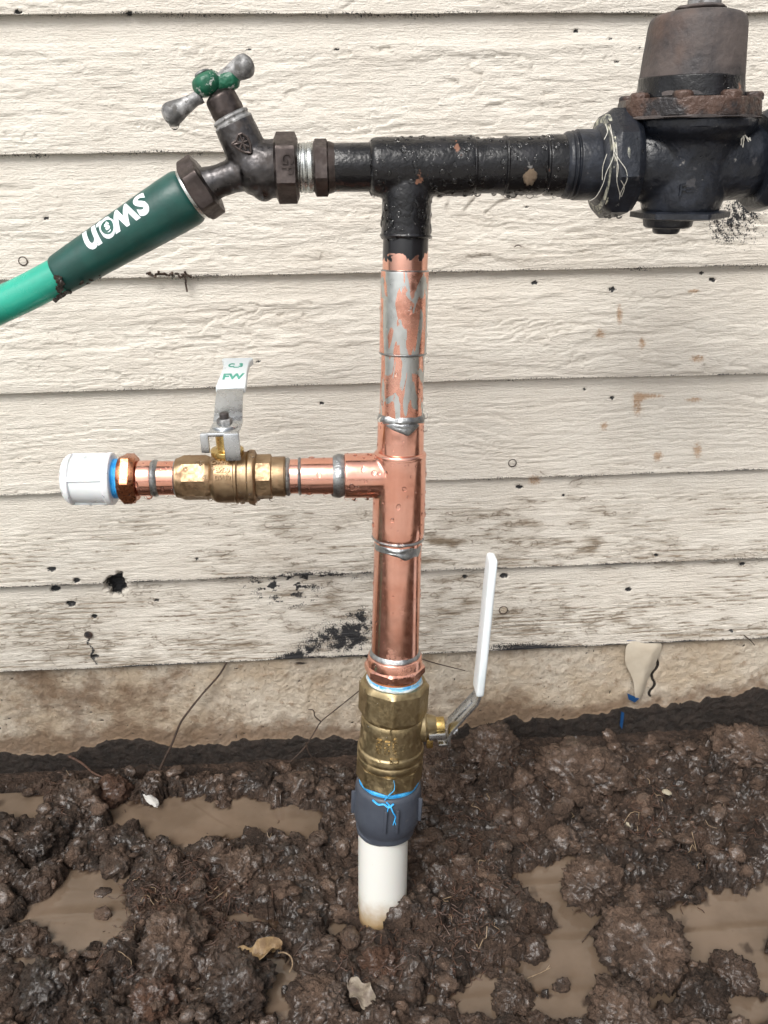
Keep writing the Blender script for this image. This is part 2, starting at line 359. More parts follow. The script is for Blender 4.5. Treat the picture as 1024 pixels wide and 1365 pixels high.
vo = m.n('ShaderNodeTexVoronoi', feature='DISTANCE_TO_EDGE'); m.put(vo.inputs['Vector'], wq.outputs[0]); vo.inputs['Scale'].default_value = .8
ckm = m.math('MULTIPLY', m.rng(vo.outputs['Distance'], .0, .10, 1, 0), m.math('MULTIPLY', m.rng(ch[0], .04, .22), m.rng(n2, .42, .56))); col = m.mix(m.math('MULTIPLY', ckm, .8), col, (.17, .13, .09))
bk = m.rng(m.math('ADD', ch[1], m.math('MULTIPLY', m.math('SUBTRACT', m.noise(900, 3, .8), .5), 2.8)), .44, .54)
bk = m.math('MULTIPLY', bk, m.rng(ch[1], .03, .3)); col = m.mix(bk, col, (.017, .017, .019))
m.set(Base_Color=col, Roughness=m.rng(n1, .3, .7, .42, .6), Normal=m.bump(m.math('ADD', m.math('MULTIPLY', n5, 1.1), m.math('ADD', n3, m.math('MULTIPLY', n2, 1.3))), .75, .0012))
# concrete footing
m = Mat('footing_paint'); ch = m.attr('wear'); n1 = m.noise(14, 6, .62); n2 = m.noise(90, 6, .7); n3 = m.noise(330, 6, .78); n4 = m.noise(48, 5, .62, off=(4, 2, 8))
col = m.mix(m.rng(n1, .40, .60), (.74, .65, .53), (.60, .485, .355)); col = m.mix(m.rng(n2, .52, .68, 0, .65), col, (.33, .215, .13))
col = m.mix(m.rng(n3, .60, .68, 0, .9), col, (.10, .065, .045))
dk = m.rng(m.math('ADD', ch[0], m.math('MULTIPLY', m.math('SUBTRACT', n4, .5), 1.5)), .25, .95, 0, .85); col = m.mix(dk, col, m.mix(n2, (.17, .10, .058), (.26, .17, .10)))
wet = m.rng(m.math('ADD', ch[1], m.math('MULTIPLY', m.math('SUBTRACT', n4, .5), .25)), .45, .56)
col = m.mix(wet, col, m.mix(m.rng(n2, .35, .65), (.020, .015, .012), (.045, .033, .026)))
m.set(Base_Color=col, Roughness=m.mix(wet, (.8, .8, .8), m.mix(m.rng(n3, .35, .65), (.26, .26, .26), (.6, .6, .6))), Normal=m.bump(m.math('ADD', n2, m.math('MULTIPLY', n3, 1.2)), 1.0, .0028))
m = Mat('peeled_paint'); a = m.noise(70, 4); m.set(Base_Color=m.mix(a, (.58, .525, .43), (.44, .37, .28)), Roughness=.5, Normal=m.bump(a, .6, .002))
def mudmat(name, c1, c2, c3, wet0=.22):
    m = Mat(name); ob = m.tc.outputs['Object']
    m.tc = m.n('ShaderNodeNewGeometry')                    # world position, so scaled clods share one grain
    class _T: pass
    t_ = _T(); t_.outputs = {'Object': m.tc.outputs['Position']}; m.tc = t_
    n1 = m.noise(38, 6, .6); n2 = m.noise(210, 7, .72); n3 = m.noise(800, 4, .7)
    wv_ = m.n('ShaderNodeVectorMath', operation='ADD'); nn_ = m.n('ShaderNodeTexNoise'); m.put(nn_.inputs['Vector'], t_.outputs['Object']); nn_.inputs['Scale'].default_value = 170; nn_.inputs['Detail'].default_value = 4
    sc_ = m.n('ShaderNodeVectorMath', operation='SCALE'); m.put(sc_.inputs[0], nn_.outputs['Color']); sc_.inputs['Scale'].default_value = .006; m.put(wv_.inputs[0], t_.outputs['Object']); m.put(wv_.inputs[1], sc_.outputs[0])
    cr_ = m.math('ADD', m.math('MULTIPLY', m.vor(230, 'F1', wv_.outputs[0]), -1.3), m.math('MULTIPLY', m.vor(520, 'F1', wv_.outputs[0]), -.8)); v = m.noise(75, 5, .6, off=(3, 3, 3))
    col = m.mix(m.rng(n1, .35, .65), c1, c2); col = m.mix(m.rng(n2, .52, .72, 0, .8), col, c3)
    col = m.mix(m.rng(n3, .68, .74, 0, .6), col, (.20, .14, .10))
    r = m.rng(m.math('ADD', v, m.math('MULTIPLY', n2, .35)), .46, .68, wet0, .85)
    m.set(Base_Color=col, Roughness=r, Specular_IOR_Level=.4, Coat_Weight=m.rng(v, .44, .55, .9, .0), Coat_Roughness=.10, Coat_IOR=1.5, Normal=m.bump(m.math('ADD', m.math('ADD', m.math('MULTIPLY', n2, 1.3), cr_), m.math('MULTIPLY', n3, .8)), .9, .0022)); m.put(m.b.inputs['Coat Normal'], m.bump(m.math('ADD', n2, m.math('MULTIPLY', n3, .6)), .45, .0010)); return m
mudmat('mud', (.024, .0145, .0095), (.072, .044, .030), (.17, .110, .077))
mudmat('mud_clod_soil', (.050, .031, .021), (.13, .083, .058), (.25, .170, .125), .30)
mudmat('mud_red', (.065, .033, .020), (.10, .050, .030), (.14, .075, .046), .3)
mudmat('mud_dark', (.026, .017, .012), (.050, .033, .023), (.09, .06, .043), .2)
m = Mat('muddy_water'); a = m.noise(22, 4, .55); b = m.noise(240, 5, .7)
dp = m.attr('depth')[0]
col = m.mix(m.rng(a, .35, .65), (.125, .090, .063), (.165, .120, .086)); col = m.mix(m.rng(b, .64, .72, 0, .5), col, (.09, .055, .037)); col = m.mix(m.rng(dp, .08, .95), (.042, .026, .017), col)
m.set(Base_Color=col, Roughness=.015, Coat_Weight=.6, Coat_Roughness=.0, Coat_IOR=1.5, IOR=1.33, Specular_IOR_Level=.5, Normal=m.bump(m.noise(30, 2), .04, .002))
plastic('added_fence_timber', (.085, .060, .045), (.055, .040, .032), .8, 12)
plastic('bounce_slab_concrete', (.50, .48, .45), (.42, .40, .37), .85, 6.0)
plastic('yard_soil', (.06, .045, .03), (.10, .075, .05), .9, 2.0)
# ================================================================== WALL
E0 = .13077356*D; ZT = ZC+.13648019*D                      # exposure and height of lap line 0
def lapz(n): return ZT-n*E0
wall = thing('weatherboard_wall', 'cream painted wood-grain weatherboard wall behind the pipes', 'wall', (0, 0, 0))
XD = np.arange(-.375, .435, .00115)
ext = .0016*1.35**np.arange(24); ext = np.cumsum(ext); ext = ext[ext < 2.6]
XS = np.concatenate([XD[0]-ext[::-1], XD, XD[-1]+ext])
LIP = .0052; CREAM = {}
HOLES = [(155, 779, 15, -.012), (94, 805, 5.5, -.006), (126, 822, 4, -.005), (73, 785, 6, -.006), (69, 759, 5, -.003), (102, 774, 5, -.004), (209, 801, 3, -.003), (620, 769, 3.5, -.004), (672, 768, 5, -.004), (990, 752, 3.5, -.004), (262, 745, 2.5, -.003),
         (428, 538, 3, -.003), (779, 519, 2.5, -.003), (816, 531, 3, -.003), (692, 1049, 0, 0), (345, 482, 3, -.003), (62, 291, 3, -.002), (332, 66, 3, -.002), (449, 66, 3.5, -.003), (25, 16, 4, -.003), (172, 17, 4, -.003), (702, 276, 2, -.002), (816, 386, 4.5, -.002), (935, 364, 3.5, -.003), (950, 373, 4, -.003), (713, 377, 4, -.002), (127, 875, 4, -.005), (875, 740, 2.5, -.003), (693, 649, 4, -.003), (751, 660, 2, -.002), (975, 841, 3, -.003), (768, 42, 4, -.003), (813, 52, 2, -.002), (822, 82, 3, -.002), (853, 63, 2, -.002), (838, 786, 4, -.002), (55, 1012, 0, 0)]
KNOTS = {1: [(.02, .45, .05, 1.3), (-.27, .42, .045, 1.6)], 2: [(.16, .5, .05, 1.0)], 3: [(-.13, .5, .06, 1.9), (.11, .55, .035, 1.5), (.26, .5, .06, 1.2)], 4: [(.16, .35, .035, 1.2), (-.10, .30, .03, .9)]}
def blob(px, py, cx, cy, rx, ry, ang=0): 
    c, s = math.cos(ang), math.sin(ang); x, y = px-cx, py-cy
    return np.exp(-(((x*c+y*s)/rx)**2+((-x*s+y*c)/ry)**2))
for n in range(-14, 7):                                    # board n spans lap n-1 (top) to lap n (bottom)
    zt, zb = lapz(n-1)+.006, lapz(n); vis = n >= 0
    vis = -1 < n
    rows = 84 if vis else 3; xs = XS if vis else XS[::40]
    if not vis and xs[-1] != XS[-1]: xs = np.append(xs, XS[-1])
    v = np.linspace(0, 1, rows)
    if vis: v = np.concatenate([[0, .004, .009, .016], v[2:]])
    U, Vv = np.meshgrid(xs, v); Z = zb+(zt-zb)*Vv; mm = Vv*(zt-zb); e = (zt-zb)
    Y = -LIP+LIP*1.05*Vv+.001
    Zw = Z+.0009*perlin(U*5, n*3.3)+.00035*perlin(U*60, n*7.7)*(Vv < .3)
    wear = np.zeros(U.shape+(4,)); wear[..., 3] = 1
    if vis:
        Z = Zw; K = [250, 230, 210, 200, 330, 420, 430][n]; A = [.8, 1.3, .8, 1.5, .55, .30, .34][n]; s7 = n*9.13
        wv = A*(fbm(U*6+s7, mm*24, s7, 2)*1.7+.30*perlin(U*26, mm*120, s7+2)+.10*perlin(U*110, mm*330, s7+5))*2.0
        for ku, kv, kr, ka in KNOTS.get(n, []): wv = wv+ka*3.0*np.exp(-(((U-ku)/(kr*1.7))**2+((mm/e-kv)/.30)**2))
        ph = mm*K*.55+wv; s = ph-np.floor(ph); ed = np.minimum(s, 1-s)
        msk = sst(-.25, .45, fbm(U*14+3, mm*60, s7+8, 3)); sm = 1-sst(.70, .78, mm/e+.03*perlin(U*20, n*1.1))   # smooth band at the top of each board
        rough = fbm(U*90, mm*260, s7+1, 3); rid = 1-np.abs(fbm(U*45, mm*150, s7+4, 2))*1.7
        g = np.exp(-(ed/.085)**2)*msk; brd = n >= 4; pla = sst(-.06, .02, fbm(U*8, mm*40, s7+20, 4))+.9*sst(.14, .20, fbm(U*7+5, mm*34, s7+21, 4)); stk = fbm(U*16, mm*620, s7+12, 2)*sst(-.5, .4, fbm(U*7, mm*40, s7+13, 2))
        vert = perlin(U*130, mm*14, s7+6)*.35
        hgt = 1.0*(.00080*(s**1.4*1.1-.5)*(.15+.85*msk)-.00085*g+.00022*rough+.00016*rid+.00026*stk+(0 if brd else .00062)*pla+.00010*vert)*[1.0, 1.0, .9, 1.0, .85, .9, .9][n]
        hgt = hgt*sm+(1-sm)*.00003*rough; hgt = hgt*sst(0, .05, Vv)
        Y = Y-hgt-.0004*perlin(U*3.2, Vv*2, n*2.2)
        px, py = proj(U, Y, Z)
        low = sst(560, 880, py)
        crack = g*sm
        dirt = .055*low+crack*(.14+1.35*low)*sst(-.4, .3, fbm(U*9, mm*9, s7+3, 3)+low*.45)
        dirt += .20*low*sst(-.1, .8, fbm(U*6+4, mm*30, s7+9, 4))
        # large grubby areas
        for (cx, cy, rx, ry, k) in [(700, 700, 130, 30, .50), (810, 728, 80, 18, .55), (600, 735, 60, 18, .6), (590, 785, 50, 40, .50), (410, 720, 120, 40, .28), (430, 800, 120, 45, .38), (780, 650, 110, 30, .18), (800, 745, 240, 14, .35), (330, 865, 240, 18, .42), (870, 840, 200, 16, .45), (60, 880, 120, 12, .35), (760, 820, 200, 30, .18), (860, 290, 60, 25, .15), (650, 340, 240, 20, .12), (390, 630, 60, 14, .35)]:
            dirt += k*blob(px, py, cx, cy, rx, ry)*np.clip(.35+1.7*fbm(U*34, mm*95, s7+5, 5), 0, 2.0)
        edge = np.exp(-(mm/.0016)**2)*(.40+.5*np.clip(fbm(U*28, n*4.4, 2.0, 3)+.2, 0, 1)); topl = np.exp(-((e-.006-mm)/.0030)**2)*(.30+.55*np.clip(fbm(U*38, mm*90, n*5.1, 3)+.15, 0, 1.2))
        wear[..., 0] = np.clip(dirt, 0, .95)
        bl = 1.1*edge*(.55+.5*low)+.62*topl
        spk = .55+.9*sst(-.5, .5, fbm(U*160, mm*160, 3.0, 4)); bl += spk*(.95*blob(px, py, 458, 850, 24, 14, .1)+.62*blob(px, py, 482, 828, 20, 18, -.6)+.80*blob(px, py, 392, 876, 22, 8, -.1)+.5*blob(px, py, 412, 862, 20, 9, -.6)+.25*blob(px, py, 440, 850, 60, 32))
        hair = .45+.9*sst(-.3, .35, perlin((U+mm*.8)*420, (U-mm)*90, 5.0)); bl += hair*(.55*blob(px, py, 985, 280, 32, 22, -.6)+.42*blob(px, py, 960, 308, 26, 16, .9)+.30*blob(px, py, 1000, 300, 30, 40))
        fl = sst(.0, .28, fbm(U*75, mm*170, 40.0, 4))
        bl += 1.1*(blob(px, py, 380, 778, 52, 13, -.05)+.7*blob(px, py, 385, 800, 34, 12)+.6*blob(px, py, 445, 768, 40, 6))*fl
        bl += .85*(blob(px, py, 700, 862, 60, 5))+.35*blob(px, py, 640, 780, 60, 40)*sst(.35, .5, perlin(U*500, mm*500, 1.0))
        ru = 0
        for cx, cy, rx, ry in [(826, 420, 6, 22), (856, 458, 7, 12), (925, 388, 12, 4), (930, 478, 14, 8), (870, 528, 22, 5), (850, 540, 10, 22), (925, 533, 16, 5), (877, 608, 10, 12), (805, 568, 7, 9), (712, 640, 14, 9), (930, 600, 8, 16), (120, 846, 5, 5), (800, 445, 10, 10)]: ru = ru+blob(px, py, cx, cy, rx, ry)*.75
        wear[..., 2] = np.clip(ru, 0, 1)
        for hx, hy, hr, hd in HOLES:
            if hr <= 0: continue
            if hr < 10: hr, hd = hr*.72, hd*.5
            r = np.hypot((px-hx)*(1 if hr > 10 else .6), py-hy)*(1+.35*perlin(U*260, mm*260, 3.3)); k = 1-sst(hr*.72, hr*1.02, r)
            Y = Y-hd*k; bl = np.maximum(bl, k*1.4)
        # the crack running down from the rusty nail
        cx = 118+2.5*np.sin(py*.35)+(py-850)*.25; bl = bl+1.0*np.exp(-((px-cx)/1.6)**2)*sst(848, 853, py)*(1-sst(884, 888, py))
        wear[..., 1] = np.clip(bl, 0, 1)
    else: Z = zb+(zt-zb)*Vv
    # underside of the board, turning back to the wall
    back = np.stack([xs, np.full(len(xs), .004), Z[0]+.0004], 1); under = np.stack([xs, Y[0]+.0004, Z[0]-.0003], 1)
    V = np.concatenate([back, under, np.stack([U.ravel(), Y.ravel(), Z.ravel()], 1)])
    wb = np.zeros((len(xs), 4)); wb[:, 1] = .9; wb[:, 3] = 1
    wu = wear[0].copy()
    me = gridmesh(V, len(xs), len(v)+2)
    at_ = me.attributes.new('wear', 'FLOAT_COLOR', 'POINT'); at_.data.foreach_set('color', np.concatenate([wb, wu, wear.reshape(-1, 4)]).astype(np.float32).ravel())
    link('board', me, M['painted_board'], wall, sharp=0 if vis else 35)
# nail heads, painted over or rusty
def disc(P, nrm, r, t, seg=20): return lathe(P-nrm*t, nrm, [(0, r), (t*1.6, r), (t*2, r*.8)], seg=seg, fil=.0002)
NY = Vector((0, -1, 0))
for (px, py, r, mt) in [(690, 332, 4.6, 'painted_board'), (683, 617, 4.6, 'painted_board'), (671, 813, 5.0, 'footing_paint'), (118, 846, 4.5, 'rust_flange'), (31, 348, 5, 'painted_board')]:
    P = at(px, py, -.0035); nh = link('nail_head', mesh(*disc(P, NY, r*mpp(P), .0006)), M[mt], wall)
    rr = tube([P+Vector((math.cos(a), 0, math.sin(a)))*(r*mpp(P)*1.12)+Vector((0, -.0005, 0)) for a in np.linspace(0, 2*PI, 15)], .00035, seg=5, n=2)
    link('nail_rim', mesh(*rr), M['twig_bark'], nh)
# leaf litter caught under a lap near the hose
mb = MB()
for i in range(16):
    px = 197+i*3.6+random.random()*3; P = at(px, 366+random.uniform(-3, 3), -.006); q = Quaternion((random.random(), random.random(), random.random()), random.random()*3).to_matrix(); mb.add(box(P, .0035, .0008, .0015, q))
for i in range(7): P = at(246+i*.5+random.random(), 369+i*3, -.006); mb.add(box(P, .0012, .0008, .0022))
link('debris_flakes', mb.me(), M['twig_bark'], wall, kind='stuff')
# ------------------------------------------------------------------ footing
foot = thing('concrete_footing', 'stained cream concrete footing with a wet dark base under the boards', 'footing', (0, 0, 0))
zt, zb = lapz(6)+.006, -.03; v = np.linspace(0, 1, 105); U, Vv = np.meshgrid(XS, v); Z = zb+(zt-zb)*Vv
Y = .0015-.0011*fbm(U*12, Z*12, 5, 3)-.0007*fbm(U*120, Z*120, 9, 4)+0*U
pit = sst(.52, .62, perlin(U*230, Z*230, 3))*sst(-.1, .3, perlin(U*20, Z*20, 6)); Y = Y+.0012*pit
px, py = proj(U, Y, Z)
LX = [-400, 0, 60, 115, 135, 180, 240, 330, 400, 480, 600, 627, 682, 732, 782, 832, 882, 942, 1012, 1400]
LYy = [1004, 1000, 1003, 1000, 990, 985, 995, 985, 983, 984, 976, 968, 955, 960, 955, 942, 940, 930, 920, 880]
line = np.interp(px, LX, LYy)+7*fbm(U*60, Z*30, 2, 3)
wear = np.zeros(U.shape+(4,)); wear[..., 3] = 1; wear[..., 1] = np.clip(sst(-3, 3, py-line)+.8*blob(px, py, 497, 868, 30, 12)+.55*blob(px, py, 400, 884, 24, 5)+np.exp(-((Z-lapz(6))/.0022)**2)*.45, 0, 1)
wear[..., 0] = np.clip(.25+.5*np.exp(-((line-py)/24)**2)+.45*blob(px, py, 90, 930, 110, 40)+.3*blob(px, py, 640, 940, 60, 22)-.25*sst(700, 850, px)+.15*blob(px, py, 230, 940, 90, 40), 0, 1)
pk = sst(.60, .70, perlin(U*310, Z*310, 8))*sst(-.2, .25, fbm(U*30, Z*30, 12, 2)); Y = Y+.0016*pk; lum = perlin(U*150, Z*150, 14); Y = Y-.0006*lum
wear[..., 1] = np.maximum(wear[..., 1], pk*.85); wear[..., 0] = np.clip(wear[..., 0]+.35*np.clip(fbm(U*22, Z*26, 15, 4), 0, 1)+.35*np.exp(-((line-py)/14)**2), 0, 1)
wet = sst(-3, 3, py-line); Y = Y-.0022*wet*sst(.0, 1, wet)-.0010*wet*fbm(U*150, Z*150, 2, 3)
# long crack on the right side of the loose flake
cxp = 866+.16*(890-py)+3*np.sin(py*.25)+3*perlin(py*.08, 2.0); ck = np.exp(-((px-cxp-8)/1.8)**2)*sst(852, 856, py)*(1-sst(925, 934, py)); cr2 = np.exp(-((px-829)/2.2)**2)*sst(940, 945, py)*(1-sst(974, 985, py))
Y = Y+.003*ck+.0015*cr2; wear[..., 1] = np.maximum(wear[..., 1], np.clip(ck*1.5, 0, 1))
V = np.stack([U.ravel(), Y.ravel(), Z.ravel()], 1); me = gridmesh(V, len(XS), len(v)); a_ = me.attributes.new('wear', 'FLOAT_COLOR', 'POINT'); a_.data.foreach_set('color', wear.astype(np.float32).ravel())
link('footing_face', me, M['footing_paint'], foot, sharp=0)
fl = [(834, 853), (884, 853), (881, 862), (878, 874), (869, 892), (862, 905), (858, 920), (852, 934), (845, 930), (846, 915), (843, 902), (836, 890), (832, 880), (834, 868)]
cen = at(858, 885, -.003); ring = [at(x, y, -.0008-.0035*(x < 850)) for x, y in fl]; inner = [at(858+(x-858)*.55, 885+(y-885)*.7, -.0050) for x, y in fl]
vs = ring+inner+[cen+Vector((0, -.003, 0))]; k = len(fl); fs = [(i, (i+1) % k, k+(i+1) % k, k+i) for i in range(k)]+[(k+i, k+(i+1) % k, 2*k) for i in range(k)]
me = modded(mesh(vs, fs), [('SUBSURF', dict(levels=2)), ('SOLIDIFY', dict(thickness=.0008))]); link('paint_flake', me, M['peeled_paint'], foot, label='loose curling flake of cream paint')
for pts in ([(836, 853), (847, 853), (841, 866), (837, 868)], [(836, 924), (852, 931), (846, 936), (838, 932)], [(828, 948), (832, 950), (831, 960), (829, 972), (826, 966)]):
    vs = [at(x, y, -.0035) for x, y in pts]; link('blue_membrane', modded(mesh(vs, [tuple(range(len(vs)))]), [('SOLIDIFY', dict(thickness=.0006))]), M['blue_scrap'], foot, label='scrap of blue plastic showing behind the paint')
# ================================================================== GROUND
GS = .00085; gx = np.arange(-.38, .42, GS); gy = np.arange(-.33, .012, GS)
ge = np.cumsum(.002*1.28**np.arange(44)); ge = ge[ge < 70]
GX = np.concatenate([gx[0]-ge[::-1], gx, gx[-1]+ge]); GY = np.concatenate([gy[0]-ge[::-1], gy, [.02, .04, .3]])
U, Vv = np.meshgrid(GX, GY); px, py = proj(U, Vv, U*0)
infront = (Vv > -.55)
PUD = [(285, 1093, 150, 27, .03), (395, 1106, 50, 14, .1), (20, 1078, 50, 22, 0), (105, 1215, 55, 66, -.3), (150, 1170, 22, 40, .2), (372, 1318, 30, 42, .2), (335, 1225, 36, 18, 0), (175, 1350, 30, 22, .3), (745, 1185, 55, 42, .3), (762, 1275, 82, 40, -.15), (830, 1240, 90, 30, .1),
       (640, 1335, 42, 30, .2), (860, 1322, 95, 22, .05), (985, 1225, 75, 44, 0), (905, 1230, 50, 22, -.2), (1010, 1300, 40, 26, 0), (300, 1345, 24, 16, 0), (30, 1290, 26, 14, 0), (730, 1345, 60, 16, 0), (745, 1300, 60, 40, .2), (900, 1262, 100, 34, 0), (975, 1350, 60, 20, 0), (240, 1112, 60, 18, 0), (60, 1170, 30, 20, 0), (560, 1335, 24, 14, 0), (455, 1245, 22, 12, 0), (20, 1215, 22, 16, 0)]
wn = 1.05+.42*fbm(U*38, Vv*38, 3, 5); pf = np.zeros(U.shape)-9
for cx, cy, rx, ry, an in PUD:
    c, s = math.cos(an), math.sin(an); x, y = px-cx, py-cy; pf = np.maximum(pf, wn-np.sqrt(((x*c+y*s)/rx)**2+((-x*s+y*c)/ry)**2))
pf[~infront] = -2; pud = sst(-.34, .30, pf)
base = .0055+.0040*fbm(U*16, Vv*16, 1, 3)
base += .003*sst(-.05, -.004, Vv)*sst(-.10, .20, U); nw = sst(-.045, -.008, Vv); base = base*(1-nw)+nw*(-.0085+.009*sst(-.02, .12, U)+.0015*perlin(U*40, 2.0))
base += .007*np.exp(-((px-985)/90)**2-((py-1020)/30)**2)*infront+.006*np.exp(-((px-650)/60)**2-((py-1020)/40)**2)*infront+.006*np.exp(-((px-600)/80)**2-((py-1150)/140)**2)*infront
Hh = base*(1-pud)+(-.0060)*pud
i0 = len(ge)
def stamp(cx, cy, r, k, zc):
    a, b = np.searchsorted(gx, [cx-r, cx+r]); c, d = np.searchsorted(gy, [cy-r, cy+r])
    if a >= b or c >= d: return
    xx, yy = np.meshgrid(gx[a:b], gy[c:d]); q = (xx-cx)**2+(yy-cy)**2; h = zc+k*np.sqrt(np.clip(r*r-q, 0, None))*(.35 if cy > -.022 else 1.0); h[q > r*r] = -1
    sl_ = Hh[i0+c:i0+d, i0+a:i0+b]; np.maximum(sl_, h, out=sl_)
rs = np.random.RandomState(5)
def hat(x, y):
    i = min(max(np.searchsorted(GX, x), 0), len(GX)-1); j = min(max(np.searchsorted(GY, y), 0), len(GY)-1); return Hh[j, i]
for i in range(3800):
    cx, cy = rs.uniform(-.39, .43), rs.uniform(-.34, .0); r = .0018+.0115*rs.rand()**3.4; h = hat(cx, cy)
    if fbm(cx*18, cy*18, 4.4, 2) < -.25 and rs.rand() < .7: continue
    wetd = h < 0 and cy < -.034
    if wetd and rs.rand() < .93: continue
    stamp(cx, cy, r, .55+.4*rs.rand(), h-r*.15)
a_, b_ = i0+len(gy), i0+len(gx); Sub = Hh[i0:a_, i0:b_].copy(); su, sv = U[i0:a_, i0:b_], Vv[i0:a_, i0:b_]
wx = .0045*fbm(su*70, sv*70, 1.5, 5, .6); wy = .0045*fbm(su*70, sv*70, 8.5, 5, .6)
ii = np.clip(np.arange(len(gy))[:, None]+np.round(wy/GS).astype(int), 0, len(gy)-1); jj = np.clip(np.arange(len(gx))[None, :]+np.round(wx/GS).astype(int), 0, len(gx)-1)
Hh[i0:a_, i0:b_] = Sub[ii, jj]*.75+Sub*.25
near = ((U > -.42) & (U < .46) & (Vv > -.37)); dz = np.zeros(U.shape)
un, vn, hn = U[near], Vv[near], Hh[near]
dz[near] = .0026*(1-2*np.abs(fbm(un*55, vn*55, hn*60, 3)))+.0013*fbm(un*140, vn*140, hn*120, 3)+.0010*(1-2*np.abs(perlin(un*240, vn*240, hn*200)))+.0006*perlin(un*520, vn*520, 2)*sst(-.3, .3, fbm(un*40, vn*40, 7, 2))+.0004*(1-2*np.abs(perlin(un*400, vn*400, 6)))
dz *= 1-.6*sst(-.030, -.012, Vv); wetk = sst(-.004, .001, Hh); Hh = Hh+dz*(.12+.88*wetk)
far = np.abs(U)+np.abs(Vv); Hh = Hh+np.where(far > 2, .0, 0)
GXd, GYd, GZd = U.copy(), Vv.copy(), Hh.copy(); wk = (wetk[near]*(.25+.75*(1-sst(-.030, -.012, vn))))
un, vn, hn = U[near], Vv[near], Hh[near]*1.3
GXd[near] += wk*(.0022*fbm(un*120+9, vn*120, hn*120, 3)+.0008*perlin(un*420, vn*420, hn*420))
GYd[near] += wk*(.0022*fbm(un*120, vn*120+7, hn*120+3, 3)+.0008*perlin(un*420, vn*420+5, hn*420))
GZd[near] += wk*(.0012*fbm(un*130, vn*130, hn*130+8, 3))
ground_me = gridmesh(np.stack([GXd.ravel(), GYd.ravel(), GZd.ravel()], 1), len(GX), len(GY))
ground = link('ground', ground_me, M['mud'], kind='structure', sharp=0)
wj = np.where((GX > -.6) & (GX < .66))[0][::3]; wi = np.where((GY > -.5) & (GY < -.036))[0][::3]
WU, WV = np.meshgrid(GX[wj], GY[wi]); wdp = Hh[np.ix_(wi, wj)]; k5 = np.clip((.0010-wdp)/.0058+.10*fbm(WU*70, WV*70, 6, 3), 0, 1)
wm = gridmesh(np.stack([WU.ravel(), WV.ravel(), WU.ravel()*0+.0014], 1), len(wj), len(wi)); a_ = wm.attributes.new('depth', 'FLOAT_COLOR', 'POINT'); a_.data.foreach_set('color', np.stack([k5.ravel()]*3+[k5.ravel()*0+1], 1).astype(np.float32).ravel())
link('puddle_water', wm, M['muddy_water'], kind='structure', sharp=0)
sb = box((0, -3.6, .02), 9, 6.0, .10); link('added_bounce_slab', bev(mesh(*sb), .01), M['bounce_slab_concrete'], kind='structure')  # pale slab added out of view to brighten metal reflections and bounce light
added_fence = thing('added_dark_fence', 'added dark timber screen, out of view, giving the copper a darker right edge', 'added_fence', (2.6, -2.5, 0))  # unseen screen, added to block sky and darken the copper's right side
pal = bev(mesh(*box((0, 0, .93), .018, .118, 1.78)), .003)
for i in range(40):
    o = link('added_paling', pal, M['added_fence_timber'] if i == 0 else None, added_fence); o.location = (2.6+.006*(i % 2), -.35-.122*i, 0)
for z in (.4, 1.4): link('added_rail', mesh(*box((2.64, -2.75, z), .04, 5.0, .07)), M['added_fence_timber'], added_fence)
# ---- clods
def clodme(seed, sub=4, sq=.7, rough=1.0, stretch=1.0):
    bm = bmesh.new(); bmesh.ops.create_icosphere(bm, subdivisions=sub, radius=1); me = bpy.data.meshes.new('clod'); bm.to_mesh(me); bm.free()
    n = len(me.vertices); co = np.empty(n*3, np.float32); me.vertices.foreach_get('co', co); co = co.reshape(-1, 3).astype(float); s = seed*3.17; x, y, z = co.T
    d = 1+.30*fbm(x*1.1+s, y*1.1, z*1.1, 2)+rough*(.16*(1-2.2*np.abs(perlin(x*2.3+s, y*2.3, z*2.3)))+.17*fbm(x*3.1, y*3.1, z*3.1+s, 2)+.17*(1-2*np.abs(perlin(x*5.5, y*5.5+s, z*5.5)))+.13*(1-2*np.abs(perlin(x*11, y*11+s, z*11)))+.09*perlin(x*19, y*19, z*19+s)+.05*(1-2*np.abs(perlin(x*30+s, y*30, z*30))))
    co = co*d[:, None]; co[:, 0] *= stretch; co[:, 2] *= sq; me.vertices.foreach_set('co', co.astype(np.float32).ravel()); me.update(); return me
